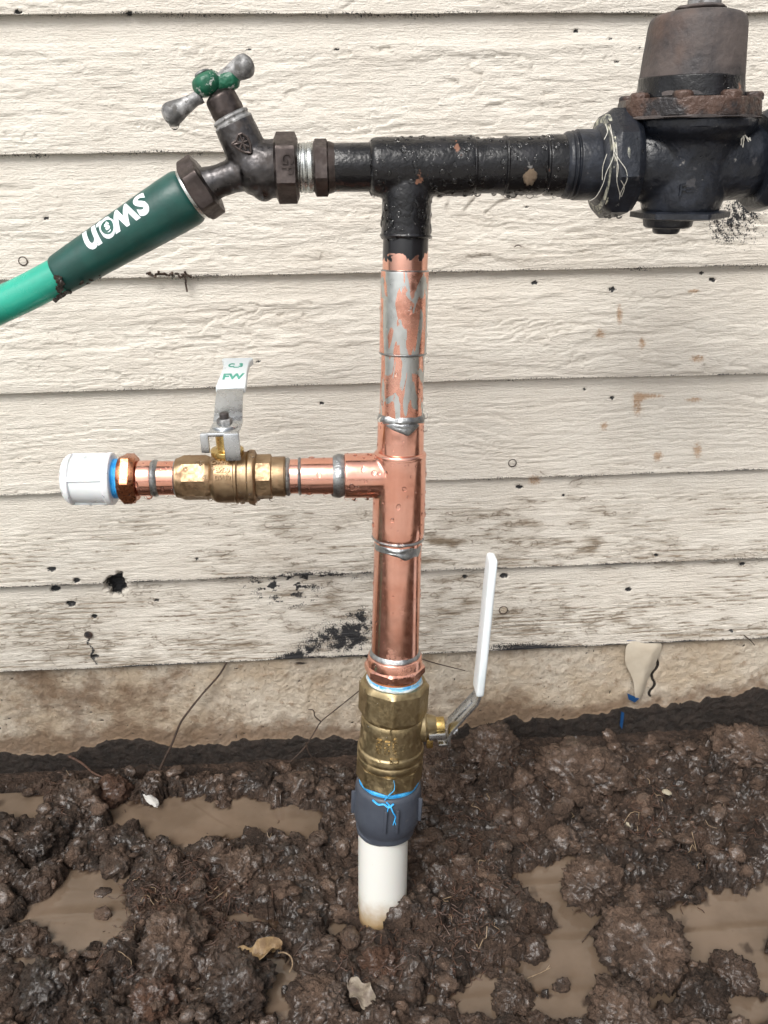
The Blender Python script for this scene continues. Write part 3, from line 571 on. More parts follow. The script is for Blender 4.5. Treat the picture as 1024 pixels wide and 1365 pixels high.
CL = [ # px, py, width px, height/width, material, label
 (772, 1040, 100, .62, 'mud_clod_soil', 'largest smooth brown mud clod lying near the wall right of the big ball valve'),
 (655, 1012, 62, .95, 'mud_clod_soil', 'crumbly round mud clod standing just below the long white lever handle'),
 (995, 1016, 82, .55, 'mud_clod_soil', 'flat-topped brown mud clod against the wall at the right edge of the photo'),
 (694, 1048, 40, .9, 'mud_clod_soil', 'small mud clod wedged between the round clod and the largest smooth clod'),
 (858, 1268, 104, .60, 'mud_clod_soil', 'big crumbly mud clod standing alone in the right puddle'),
 (786, 1182, 66, .62, 'mud_clod_soil', 'oval mud clod at the upper rim of the right puddle beside the black twig'),
 (842, 1202, 40, .75, 'mud_clod_soil', 'small dark mud clod touching the top end of the black twig'),
 (712, 1262, 36, .6, 'mud', 'small low mud clod at the left bank of the right puddle'),
 (684, 1328, 48, .95, 'mud_clod_soil', 'rounded mud clod near the bottom edge right of the plastic pipe'),
 (828, 1350, 74, .6, 'mud_clod_soil', 'broad mud clod cut by the bottom edge below the lone puddle clod'),
 (938, 1330, 60, .85, 'mud', 'dark mud clod at the bottom right between two arms of puddle'),
 (978, 1298, 48, .8, 'mud', 'mud clod below the pool at the far right'),
 (590, 1052, 50, 1.1, 'mud_clod_soil', 'upright mud clod directly right of the grey plastic coupling'),
 (572, 1098, 36, .8, 'mud', 'small mud clod right of where the white pipe meets the grey coupling'),
 (106, 1078, 56, .9, 'mud_clod_soil', 'crumbly mud clod at the left end of the long narrow puddle'),
 (152, 1056, 40, .8, 'mud_red', 'brown mud clod left of the white chalky fragment'),
 (156, 1150, 42, .9, 'mud_clod_soil', 'mud clod just below the pale pebble'),
 (60, 1128, 52, .8, 'mud', 'dark lumpy mud clod at the left edge above the left puddle'),
 (232, 1268, 80, .75, 'mud_clod_soil', 'large crumbly mud clod left of the curled brown leaf'),
 (205, 1342, 54, .95, 'mud_red', 'reddish mud clod at the bottom edge left of centre'),
 (318, 1322, 76, .75, 'mud', 'broad dark mud clod below the curled brown leaf'),
 (432, 1338, 60, .6, 'mud_clod_soil', 'mud clod at the bottom edge left of the grey flat leaf'),
 (508, 1288, 50, .8, 'mud_red', 'brown mud clod just below the foot of the white plastic pipe'),
 (60, 1318, 62, .7, 'mud_dark', 'wet black mud clod in the lower left corner'),
 (400, 1052, 44, .8, 'mud_clod_soil', 'mud clod near the wall left of the brass valve body'),
 (325, 1160, 50, .7, 'mud_clod_soil', 'mud clod on the near bank of the long narrow puddle'),
 (805, 1088, 30, .85, 'mud_clod_soil', 'little mud clod at the right foot of the largest smooth clod'),
 (900, 1170, 50, .6, 'mud', 'low mud clod above the gap between the two right-hand pools'),
 (750, 1120, 40, .7, 'mud_clod_soil', 'mud clod below the largest smooth clod at the puddle head')]
for i, (cx, cy, w, hr, mt, lab) in enumerate(CL):
    P = atZ(cx, cy, .006); r = w/2*mpp(P)*.93; g_ = max(hat(P.x, P.y), 0.0)
    me = clodme(i+1, 5 if w > 45 else 4, .50+.42*hr, rough=.75 if 'smooth' in lab or 'flat-topped' in lab else 1.0)
    o = link('mud_clod', me, M[mt], None, lab, 'mud clod', 'mud clods on the wet ground', sharp=0); o.location = (P.x, P.y, max(.0, g_*.3)+r*.40); o.scale = (r, r*.9, r*1.0); o.rotation_euler = (0, 0, (i*1.3) % 6.28)
# small crumbs by the thousand, joined
protos = []
for k in range(10):
    me = clodme(50+k, 2 if k > 2 else 3, .75); n = len(me.vertices); co = np.empty(n*3, np.float32); me.vertices.foreach_get('co', co); tr = np.array([p.vertices[:] for p in me.polygons]); protos.append((co.reshape(-1, 3).astype(float), tr))
vs = []; fs = []; kk = 0
for i in range(1500):
    cx, cy = rs.uniform(-.36, .40), rs.uniform(-.31, -.004); h = hat(cx, cy)
    if fbm(cx*30, cy*30, 9, 2) < -.15 or (cy > -.016 and rs.rand() < .85): continue
    if h < 0 and rs.rand() < .94: continue
    r = .0010+.0048*rs.rand()**2.6; co, tr = protos[rs.randint(3) if r > .0035 else 3+rs.randint(7)]; a = rs.rand(3)*6.28
    R = np.array(Matrix.Rotation(a[0], 3, 'X') @ Matrix.Rotation(a[1], 3, 'Z')); q = (co*np.array([1+.5*rs.rand(), 1, .6+.4*rs.rand()])) @ R.T*r
    vs.append(q+np.array([cx, cy, max(h, 0)+r*.25])); fs.append(tr+kk); kk += len(co)
V = np.concatenate(vs); Fq = np.concatenate(fs); me = bpy.data.meshes.new('crumbs'); me.vertices.add(len(V)); me.vertices.foreach_set('co', V.astype(np.float32).ravel()); me.loops.add(len(Fq)*3)
me.loops.foreach_set('vertex_index', Fq.astype(np.int32).ravel()); me.polygons.add(len(Fq)); me.polygons.foreach_set('loop_start', (np.arange(len(Fq))*3).astype(np.int32)); me.polygons.foreach_set('loop_total', np.full(len(Fq), 3, np.int32)); me.update(); me.validate()
link('mud_crumbs', me, M['mud_clod_soil'], None, 'loose wet mud crumbs scattered over the ground between the puddles', 'mud crumbs', kind='stuff', sharp=0)
# rootlets
mb = MB(); mp_ = MB()
zones = [(240, 1215, 60, 45, 240), (290, 1190, 60, 40, 130), (620, 1230, 40, 60, 120), (650, 1130, 60, 60, 110), (900, 1110, 80, 50, 130), (860, 1250, 45, 24, 50), (660, 1010, 35, 30, 60), (100, 1070, 40, 30, 50), (500, 1290, 80, 40, 60), (220, 1280, 60, 40, 80), (820, 1060, 100, 30, 60)]
for zx, zy, sx, sy, nn_ in zones:
    for i in range(nn_):
        P = atZ(zx+rs.normal()*sx*.7, zy+rs.normal()*sy*.7, .008)
        if P.y > -.004: continue
        z = max(hat(P.x, P.y), 0)+.001; a = rs.rand()*6.28; L = rs.uniform(.003, .012); pts = []
        for k in range(5):
            a += rs.normal()*.6; x, y = P.x+math.cos(a)*L*k/4, P.y+math.sin(a)*L*k/4
            pts.append((x, min(y, -.003), max(max(hat(x, y), 0)+.0006+rs.rand()*.0018, z-.002)))
        (mp_ if rs.rand() < .05 else mb).add(tube(pts, .00018+.00020*rs.rand(), seg=4, n=2))
link('rootlets', mb.me(), M['root_fibre'], None, 'tangle of fine dark rootlets poking out of the mud', 'rootlets', kind='stuff')
link('pale_rootlets', mp_.me(), M['pale_root'], None, 'scattered fine pale root fibres on the mud', 'rootlets', kind='stuff')
# twigs and the two dead roots that lean on the footing
def twig(name, pts, r0, r1, mt, label, cat, br=()):
    mb = MB().add(tube(pts, r0, seg=7, n=5, r2=r1))
    o = thing(name, label, cat, pts[0], {'root': 'dead roots', 'twig': 'twigs'}.get(cat)); link('stem', mb.me(), M[mt], o)
    for b in br: link('side_shoot', mesh(*tube(b, r1*1.0, seg=5, n=4, r2=r1*.5)), M[mt], o)
tw = lambda L: [at(x, y, Y) for x, y, Y in L]
twig('dead_root', tw([(303, 882, -.002), (292, 900, -.004), (270, 925, -.007), (250, 950, -.009), (240, 965, -.010), (230, 990, -.012), (218, 1015, -.014), (208, 1038, -.017)]), .0008, .0011, 'twig_bark', 'long dark root leaning against the footing left of the pipes', 'root')
twig('thin_root', tw([(480, 920, -.003), (465, 932, -.004), (445, 948, -.005), (428, 962, -.006), (418, 978, -.007), (405, 998, -.009), (388, 1015, -.012), (372, 1034, -.017)]), .0005, .0007, 'twig_bark', 'thin forked root on the footing just left of the brass valve', 'root', [tw([(428, 962, -.006), (420, 955, -.006), (418, 947, -.006), (411, 946, -.006)]), tw([(408, 990, -.009), (411, 1002, -.009), (416, 1010, -.010)])])
twig('bare_wire_root', tw([(560, 878, -.006), (580, 884, -.010), (600, 889, -.012), (620, 894, -.012)]), .0006, .0004, 'twig_bark', 'short black root sticking out right of the copper adapter', 'root')
twig('small_twig', tw([(992, 847, -.006), (1000, 853, -.004), (1006, 860, -.003)]), .0005, .0004, 'twig_bark', 'tiny dark twig under the last board at the right', 'twig')
gw = lambda L: [atZ(x, y, z) for x, y, z in L]
twig('black_twig', gw([(822, 1196, .012), (810, 1212, .008), (797, 1230, .005), (786, 1243, .003), (776, 1256, .002)]), .0009, .0004, 'twig_bark', 'black branching twig standing in the right puddle', 'twig', [gw([(797, 1230, .005), (806, 1233, .004), (811, 1240, .003)]), gw([(790, 1238, .004), (789, 1250, .002)]), gw([(808, 1214, .008), (801, 1209, .010)])])
twig('fallen_stick', gw([(400, 1293, .014), (430, 1303, .013), (460, 1316, .013), (490, 1340, .013), (515, 1362, .012)]), .0008, .0006, 'twig_bark', 'thin reddish stick lying across the mud below the pipe', 'twig')
twig('pale_straw', gw([(703, 1304, .003), (720, 1297, .003), (734, 1290, .004)]), .0004, .0003, 'pale_root', 'short pale straw floating at the edge of the right puddle', 'straw', [gw([(728, 1293, .003), (733, 1286, .006)])])
twig('rotten_root', gw([(92, 1008, .012), (110, 1018, .012), (124, 1030, .012), (138, 1036, .012)]), .0013, .0007, 'root_fibre', 'brown rotten root on the mud against the footing at the left', 'root')
# curl of pink wire
o = thing('wire_curl', 'tangled curl of thin pink wire on the mud right of the white pipe', 'wire', (0, 0, 0)); pts = []
for k in range(16):
    a = k*1.25; pts.append(atZ(673+k*1.4+7*math.cos(a), 1190+k*1.1+6*math.sin(a), .011+.002*math.sin(a*1.7)))
link('strand', mesh(*tube(pts, .00032, seg=5, n=4)), M['pink_wire'], o)
link('strand', mesh(*tube(gw([(676, 1184, .010), (673, 1196, .013), (680, 1205, .011), (692, 1212, .010), (700, 1210, .010)]), .0003, seg=5, n=4)), M['pink_wire'], o)
# leaves
def leaf(name, mid, wpx, mt, label, stem, curl=.004, zz=.0165):
    ms = [atZ(x, y, zz) for x, y in mid]; n = 14; P = catmull(ms, 6); m_ = len(P); o = thing(name, label, 'leaf', ms[0], 'dead leaves on the mud'); nw = 7; V = []
    for i, p in enumerate(P):
        t = i/(m_-1); d = (P[min(i+1, m_-1)]-P[max(i-1, 0)]).normalized(); sd = Vector((0, 0, 1)).cross(d).normalized(); w = wpx*mpp(p)*.5*(math.sin(PI*min(max(t, .04), .97))**.6)*(1+.15*math.sin(t*17))
        for j in range(nw): q = j/(nw-1)*2-1; V.append(p+sd*(q*w)+Vector((0, 0, curl*q*q+.0012*math.sin(t*9+q*3)+.002*abs(q)*math.sin(t*13))))
    me = gridmesh(np.array([tuple(v) for v in V]), nw, m_); link('blade', modded(me, [('SOLIDIFY', dict(thickness=.0003))]), M[mt], o)
    link('stalk', mesh(*tube(gw(stem), .0005, seg=6, n=5)), M['pale_root'], o)
leaf('dead_leaf', [(314, 1272), (330, 1275), (348, 1272), (366, 1262), (374, 1268)], 26, 'dead_leaf', 'curled brown dead leaf with a yellow stalk on the mud', [(371, 1270, .014), (380, 1270, .015), (388, 1276, .014), (390, 1286, .011), (386, 1296, .006)])
leaf('dead_leaf', [(466, 1308), (476, 1318), (487, 1330), (499, 1343)], 30, 'grey_leaf', 'flat greyish dead leaf with a hole lying below the pipe foot', [(466, 1308, .013), (458, 1302, .012), (450, 1300, .010)], .0015)
leaf('leaf_scrap', [(280, 1282), (296, 1285), (312, 1280)], 16, 'dead_leaf', 'yellowish leaf scrap half sunk in mud beside the curled leaf', [(280, 1282, .008), (274, 1284, .006)], .001, .008)
# chalky fragment and pebble
me = clodme(91, 4, .5, .6, 3.0); P = atZ(202, 1066, .010); o = link('chalky_fragment', me, M['chalk'], None, 'white chalky fragment stuck in the mud at the head of the long puddle', 'rubble', sharp=0)
o.location = P; o.scale = (.0030,)*3; o.rotation_euler = (0, .2, -.75)
me = clodme(92, 4, .8, .12, 1.1); P = atZ(181, 1111, .006); o = link('pebble', me, M['pebble_stone'], None, 'smooth pale pebble on the near bank of the long puddle', 'pebble', 'pebbles', sharp=0); o.location = P; o.scale = (.0036,)*3
me = clodme(93, 4, .8, .3, 1.1); P = atZ(838, 1098, .009); o = link('pebble', me, M['pebble_stone'], None, 'tiny pale stone below the largest clod right of centre', 'pebble', 'pebbles', sharp=0); o.location = P; o.scale = (.0026, .003, .003)
me = clodme(94, 4, .4, .4, 1.6); P = atZ(889, 1056, .014); o = link('shell_chip', me, M['pebble_stone'], None, 'small whitish chip on the mud at the right near the wall', 'rubble', sharp=0); o.location = P; o.scale = (.0022,)*3; o.rotation_euler = (.3, .2, -.2)
# ================================================================== PLUMBING
KL = math.tan(math.radians(5.0)); _b = atZ(509.5, 1222, .004); YB = _b.y
def atr(px, py):                                           # a point of the leaning plane that holds the riser
    d = ray(px, py); t = (YB+C0.z*KL-C0.y)/(d.y-KL*d.z); return C0+d*t
YM = YB+ZC*KL                                              # depth of the top manifold
up_ax = Axis(atr(541, 318), atr(526.5, 880)); lo_ax = Axis(atr(526, 905), atr(514.5, 1105)); pv_ax = Axis(atr(511, 1100), atr(509.5, 1222))
mf_ax = Axis(at(400, 224, YM), at(840, 219.5, YM))
def L(name, vf, mat, parent, **k): return link(name, mesh(*vf) if isinstance(vf, tuple) else vf, M[mat], parent, **k)
# ---- black painted manifold
A2_ = lambda x, y, dy=0: at(x, y, YM+dy)
plastic('dried_scab', (.26, .18, .11), (.07, .055, .04), .6, 300, bump=.8)
t = thing('black_pipe_tee', 'black painted wet copper tee and pipe between the garden tap and the pressure regulator', 'pipe', mf_ax.pt(mf_ax.px(548)))
L('threaded_nipple', mf_ax.lathe([(392, 60), (400, 60), (401, 63), (403, 60), (405, 63), (408, 62), (409, 60), (411, 63.5), (416, 63.5), (418, 60), (422, 58)], 'x'), 'zinc', t, label='bare zinc threaded nipple')
L('hex_nipple', mf_ax.nut(418, 439, 64, 'x', ph=.35, cham=.16), 'tap_nut_metal', t)
L('hex_shoulder', mf_ax.lathe([(438, 66), (443, 63), (447, 60)], 'x'), 'tap_nut_metal', t)
L('pipe', mf_ax.lathe([(444, 50), (444.5, 60.5), (470, 61), (500, 61)], 'x', wob=.0002), 'black_paint', t)
p1 = mf_ax.lathe([(492, 60), (495, 70), (500, 74), (560, 74), (622, 75), (628, 75), (632, 70)], 'x', fil=.001)
p2 = lathe(up_ax.A, up_ax.d, up_ax.prof([(225, 50), (236, 62), (262, 66), (318, 66)]), fil=.0004)
tee = L('tee_fitting', fuse([p1, p2], .0007, 14, .00008, 400), 'black_paint', t)
bl = lambda x, w, r=1.6: mf_ax.lathe([(x-r*1.5, w-2), (x-r, w+2), (x, w+3.5), (x+r, w+2), (x+r*1.5, w-2)], 'x', fil=0, wob=.0004, seed=x)
pb = L('pipe', mf_ax.lathe([(628, 60), (631, 68), (671, 68.5), (673, 73), (722, 73), (723, 70), (726, 70), (727, 76), (750, 76), (752, 70)], 'x', wob=.0002, seed=3), 'black_paint', t)
L('joint_bead', bl(630, 71), 'black_paint', t); L('joint_bead', bl(672, 71), 'black_paint', t)
L('collar', mf_ax.lathe([(749, 76), (752, 82), (756, 84), (758, 80), (760, 86), (764, 80), (765, 88), (792, 88), (794, 84)], 'x'), 'blue_black_paint', t)
m = Mat('black_copper_edge'); z1 = atr(540, 343).z; z2 = atr(540, 352).z; sp = m.n('ShaderNodeSeparateXYZ'); m.put(sp.inputs[0], m.tc.outputs['Object'])
k = m.rng(m.math('ADD', sp.outputs[2], m.math('MULTIPLY', m.math('SUBTRACT', m.noise(95, 3, .5, dist=1), .5), .022)), z1-.0002, z1+.0002)
m.set(Base_Color=m.mix(k, (*COPC,), (.012, .012, .014)), Metallic=m.math('SUBTRACT', 1.0, k), Roughness=.22)
L('pipe', up_ax.lathe([(316, 58), (318, 60.5), (345, 60.5), (362, 60)], wob=.0001), 'black_copper_edge', t, label='pipe stub where the black paint ends in ragged drips')
L('joint_bead', up_ax.lathe([(311, 64), (313, 68), (315, 69), (317, 66), (318, 61)], fil=0, wob=.0004), 'black_paint', t)
me = clodme(77, 4, 1, 1.0, 1.1); o = link('paint_scab', me, M['dried_scab'], t, sharp=0); P = A2_(707, 236, -.0145); o.matrix_parent_inverse = Matrix.Identity(4); o.location = P-t.location; o.scale = (.0024, .0012, .0030)
droplets(tee.data, 260, .0005, .0018, t, 3, hang=5, m=M['water_drop']); droplets(pb.data, 110, .0005, .0017, t, 4, hang=8)
# ---- copper riser
r = thing('copper_riser', 'upright copper pipe with silvery soldered joints and a side tee', 'pipe', lo_ax.A)
cs = L('coupling', up_ax.lathe([(360, 58), (360.5, 63.5), (364, 63.8), (469, 62.5), (470.5, 60)], seg=96), 'tinned_copper', r, label='coupling smeared with silver solder')
ps = L('pipe_section', up_ax.lathe([(468, 58), (560, 58)], seg=96), 'tinned_copper', r, label='upper pipe smeared with silver solder')
cp = L('coupling', up_ax.lathe([(559, 58), (560, 62), (600, 62.5), (610, 62.5)], seg=96), 'copper', r)
def bead(ax, y, w, h=4.0, mode='y', wob=.0005, seed=0): return ax.lathe([(y-h, w-2), (y-h*.6, w+1.5), (y, w+4), (y+h*.6, w+2.0), (y+h, w-2)], mode, fil=0, wob=wob, seed=seed+y)
L('solder_ring', bead(up_ax, 470.5, 60.5, 2.2, wob=.0003), 'solder', r); L('solder_ring', bead(up_ax, 557, 60, 6, wob=.0009), 'solder', r); L('solder_ring', bead(up_ax, 361, 61, 1.8, wob=.0003), 'solder', r)
# the solder run that sagged into a point on the front of the joint
def skin(ax, outline, w, lift, mat, name, parent, ph0=0):  # patch wrapped on the front of a pipe: outline in (angle, picture row)
    vs = []; n = len(outline)
    def P(a, y, h):
        tt = ax.py(y); c = ax.pt(tt); rr = w/2*mpp(c)+h; f_ = (C0-c); f_ = (f_-ax.d*f_.dot(ax.d)).normalized(); s_ = ax.d.cross(f_).normalized()
        if s_.dot(rt) < 0: s_ = -s_
        return c+f_*(rr*math.cos(a))+s_*(rr*math.sin(a))
    ca = sum(a for a, _ in outline)/n; cy = sum(y for _, y in outline)/n
    vs = [P(a, y, -.0003) for a, y in outline]+[P(ca+(a-ca)*.8, cy+(y-cy)*.8, lift*.8) for a, y in outline]+[P(ca+(a-ca)*.4, cy+(y-cy)*.4, lift) for a, y in outline]+[P(ca, cy, lift)]
    fs = [(k*n+i, k*n+(i+1) % n, (k+1)*n+(i+1) % n, (k+1)*n+i) for k in (0, 1) for i in range(n)]+[(2*n+i, 2*n+(i+1) % n, 3*n) for i in range(n)]
    return link(name, modded(mesh(vs, fs), [('SUBSURF', dict(levels=2))]), M[mat], parent, sharp=0)
skin(up_ax, [(-1.0, 559), (-.5, 557), (0, 557), (.5, 557), (1.1, 558), (1.1, 563), (.85, 567), (.6, 572), (.35, 578), (.15, 574), (-.2, 571), (-.55, 567), (-.9, 564)], 60, .0011, 'solder', 'solder_run', r)
q1 = up_ax.lathe([(603, 63), (604, 68), (607, 69.5), (640, 70), (700, 70), (713, 69.5), (715, 67)], seg=96, fil=.0006)
YBR = atr(300, 636).y; zc = atr(505, 634)
br_ax = Axis(at(505, 633.5, YBR), at(120, 638.5, YBR))
q2 = br_ax.lathe([(534, 54), (520, 58), (504, 60), (459, 60)], 'x', seg=96)
tee2 = L('tee_fitting', fuse([q1, q2], .00062, 9), 'copper', r)
L('tee_rim', up_ax.lathe([(601, 62), (602.5, 68), (605, 70.5), (607.5, 70)], seg=96), 'copper', r)
lp = L('pipe_section', up_ax.lathe([(710, 63.5), (875, 63)], seg=96), 'copper', r, label='clean pink lower pipe')
L('solder_ring', bead(up_ax, 716, 66, 2.5), 'solder', r)
skin(up_ax, [(-1.5, 715), (-.8, 717), (0, 719), (.8, 718), (1.5, 715), (1.55, 730), (1.2, 738), (.9, 733), (.6, 736), (.3, 738), (.1, 732), (-.2, 731), (-.5, 728), (-.75, 729), (-1.0, 725), (-1.25, 731), (-1.5, 728)], 64, .0009, 'solder', 'solder_run', r)
L('solder_ring', bead(up_ax, 870, 64, 5), 'solder', r)
ad = L('adapter', up_ax.lathe([(871, 64), (872, 71), (877, 73), (884, 73), (886, 75), (895, 74.5), (899, 71)], seg=96), 'copper', r)
L('adapter_hex', up_ax.nut(882, 896, 75.5, sides=8, ph=.2, cham=.25), 'copper', r)
ba = L('branch_pipe', br_ax.lathe([(461, 49), (402, 48.5), (401, 46), (382, 46)], 'x', seg=96), 'copper', r)
L('solder_ring', bead(br_ax, 452, 56, 8, 'x', wob=.0007), 'solder', r); L('solder_ring', bead(br_ax, 400, 46, 3, 'x'), 'solder', r); L('solder_ring', bead(br_ax, 384, 48, 3.5, 'x'), 'solder', r)
droplets(tee2.data, 80, .0005, .0018, r, 7, hang=6); droplets(cs.data, 22, .0004, .0015, r, 8); droplets(ps.data, 10, .0004, .0012, r, 9); droplets(lp.data, 46, .0003, .0012, r, 10); droplets(ad.data, 40, .0004, .0010, r, 12); droplets(ba.data, 22, .0006, .0019, r, 13, hang=5); droplets(cp.data, 26, .0005, .0016, r, 14)
for a, y in ((1.45, 478), (1.5, 553), (-.95, 557), (1.5, 570), (1.45, 706), (1.35, 712)): skin(up_ax, [(a-.11, y), (a-.08, y-4), (a, y-5), (a+.08, y-4), (a+.11, y), (a+.08, y+4), (a, y+5), (a-.08, y+4)], 64, .0016, 'water_drop', 'hanging_drop', r)
# ---- branch ball valve
v = thing('ball_valve', 'smaller brass ball valve on the side branch, white-tipped lever pointing to the wall', 'valve', br_ax.pt(br_ax.px(310)), 'brass ball valves')
b0 = L('end_socket', br_ax.nut(237, 286, 56, 'x', sides=8, ph=.2, cham=.2), 'brass_warm', v)
L('socket_collar', br_ax.lathe([(235, 46), (236, 53), (256, 53.5), (258, 52)], 'x'), 'brass_warm', v)
b1 = br_ax.lathe([(280, 50), (285, 62), (289, 67), (295, 68), (314, 68), (315, 70.5), (318, 70.5), (319, 67.5), (331, 68), (333, 73), (340, 73), (342, 66), (343, 54)], 'x', seg=96)
vb = L('valve_body', b1, 'brass_warm', v)
b2 = L('end_socket', br_ax.nut(341, 364, 56, 'x', sides=8, ph=.2, cham=.1), 'brass_warm', v)
L('socket_collar', br_ax.lathe([(362, 52), (363, 53), (380, 54), (382, 47)], 'x'), 'brass_warm', v)
L('solder_ring', bead(br_ax, 236, 47.5, 2.5, 'x'), 'solder', v)
def textmesh(s, size, ext, off=0.0, sub=0):
    cu = bpy.data.curves.new('txt', 'FONT'); cu.body = s; cu.size = size; cu.extrude = ext; cu.offset = off; cu.align_x = 'CENTER'; cu.align_y = 'CENTER'; cu.resolution_u = 4
    o = bpy.data.objects.new('txt', cu); COL.objects.link(o); dg = bpy.context.evaluated_depsgraph_get(); dg.update(); me = bpy.data.meshes.new_from_object(o.evaluated_get(dg)); bpy.data.objects.remove(o)
    if sub:
        bm = bmesh.new(); bm.from_mesh(me)
        for _ in range(5):
            es = [e for e in bm.edges if e.calc_length() > sub]
            if not es: break
            bmesh.ops.subdivide_edges(bm, edges=es, cuts=1); bmesh.ops.triangulate(bm, faces=bm.faces[:])
        bm.to_mesh(me); bm.free()
    return me
def wrap(me, P0, ud, axd, rad, phi0=0.0, mode='u'):
    """bend flat lettering round a cylinder: P0 on the axis, ud = reading direction; mode 'u' reads along the axis, 'v' reads down a vertical body"""
    f_ = C0-P0; f_ = (f_-axd*f_.dot(axd)).normalized(); s_ = f_.cross(axd).normalized()    # v direction: s_ such that (axd, s_) is read from the front
    for q in me.vertices:
        x, y, z = q.co; a = phi0+y/rad; q.co = P0+axd*x-s_*((rad+z)*math.sin(a))+f_*((rad+z)*math.cos(a))
    me.update(); return me
def emboss(s, size, ax, tpos, rad, phi, parent, mat, name='raised_lettering', flip=1, ext=.0008, off=.0001):
    me = wrap(textmesh(s, size, ext, off), ax.pt(tpos), None, ax.d*flip, rad, phi); return L(name, me, mat, parent)
bx = Axis(br_ax.pt(0), br_ax.pt(0)-br_ax.d); mm_ = mpp(br_ax.pt(br_ax.px(300)))       # reads left to right
for s_, y, w in (('DN20', 637, .0034), ('PN30', 647, .0034), ('CW617N', 656.5, .0030)):
    emboss(s_, w*1.05, bx, bx.px(301), 34*mm_, -math.asin((y-637)/35), v, 'brass_warm')
me = textmesh('ART', .003, .0002); 
for q in me.vertices: x, y = q.co.x, q.co.y; q.co.x, q.co.y = -y, x
L('raised_lettering', wrap(me, bx.pt(bx.px(325)), None, bx.d, 34*mm_, -.25), 'brass_warm', v)
X1 = Vector((1, 0, 0)); Z1 = Vector((0, 0, 1)); Y1 = Vector((0, 1, 0))
sx = at(303, 600, YBR).x; zt0 = at(303, 571, YBR).z; zb0 = br_ax.pt(br_ax.px(303)).z
L('bonnet', lathe(Vector((sx, YBR, zb0)), Z1, [(0, .0085), (.0135, .0085), (.0145, .0095), (.0175, .0095), (.018, .006), (zt0-zb0+.001, .006)], seg=40), 'fresh_brass', v)
def strip(P, wdir, ws, th, sub=None):                      # bent flat bar
    vs = []; fs = []; P = [Vector(p) for p in P]; n = len(P); wdir = wdir.normalized()
    for i, p in enumerate(P):
        d = (P[min(i+1, n-1)]-P[max(i-1, 0)]).normalized(); nn = d.cross(wdir).normalized(); w = ws[i]/2
        for a, b in ((-1, -1), (1, -1), (1, 1), (-1, 1)): vs.append(p+wdir*(a*w)+nn*(b*th/2))
    for i in range(n-1):
        for j in range(4): k = (j+1) % 4; fs.append((i*4+j, i*4+k, i*4+4+k, i*4+4+j))
    fs.append((3, 2, 1, 0)); fs.append((4*n-4, 4*n-3, 4*n-2, 4*n-1)); return vs, fs
Pa = Vector((sx, YBR-.010, zt0)); Pb = Vector((sx+.0005, YBR+.009, zt0)); Pc = at(306, 527, YBR+.026); Pd = at(308, 519, YBR+.034); Pe = at(317.5, 481, YBR+.082)
pts = [Pa, (Pa+Pb)/2, Pb, Pb*.85+Pc*.15, Pb*.12+Pc*.88, Pc*.5+Pd*.5+Vector((0, 0, .0005)), Pd+(Pe-Pd)*.15]
L('lever', bev(mesh(*strip(pts, X1, [.0165, .0172, .0170, .0168, .0160, .0158, .0150], .0022)), .0006), 'steel', v)
sl_pts = [Pd+(Pe-Pd)*q for q in (-.03, .0, .25, .55, .85, .97, 1.0)]
slv = L('lever_sleeve', bev(mesh(*strip(sl_pts, X1, [.0170, .0180, .0172, .0158, .0165, .0205, .0180], .0046)), .0012, 3), 'vinyl_white', v)
nrm = (Pe-Pd).cross(X1).normalized(); nrm = -nrm if nrm.z < 0 else nrm; ld = (Pe-Pd).normalized()
for s_, q, sz in (('FW', .30, .0085), ('C_3', .70, .0055)):
    me = textmesh(s_, sz, .00008, .0003); P = Pd+(Pe-Pd)*q+nrm*.0024
    for w in me.vertices: x, y, z = w.co; w.co = P+X1*x+ld*(y*1.5)+nrm*z
    L('sleeve_print', me, 'print_green', slv)
# yoke tabs, washer and stem nut
L('stop_tab', bev(mesh(*box(Vector((sx-.0105, YBR-.0108, zt0-.0050)), .0048, .0022, .0115)), .0007), 'steel', v)
L('stop_tab', bev(mesh(*box(Vector((sx+.0045, YBR-.0112, zt0-.0075)), .0090, .0022, .0165)), .0009), 'steel', v)
L('yoke_edge', bev(mesh(*box(Vector((sx-.002, YBR-.0100, zt0-.0002)), .0215, .0030, .0026)), .0010), 'steel', v)
L('washer', lathe(Vector((sx, YBR, zt0+.0008)), Z1, [(0, .0070), (.0010, .0078), (.0018, .0074), (.0026, .0045)], seg=40), 'steel', v)
L('stem_nut', lathe(Vector((sx, YBR, zt0+.0030)), Z1, [(0, .0045), (.0005, .0048), (.0024, .0048), (.0030, .0038)], seg=48, poly=(6, .3, .0040)), 'handle_metal', v)
L('stem_end', lathe(Vector((sx, YBR, zt0+.0055)), Z1, [(0, .0027), (.0034, .0027), (.0040, .0020)], seg=24), 'tap_metal', v)
droplets(vb.data, 60, .0005, .0016, v, 21, hang=6); droplets(b0.data, 26, .0005, .0018, v, 22, hang=3); droplets(b2.data, 12, .0005, .0014, v, 23, hang=3)
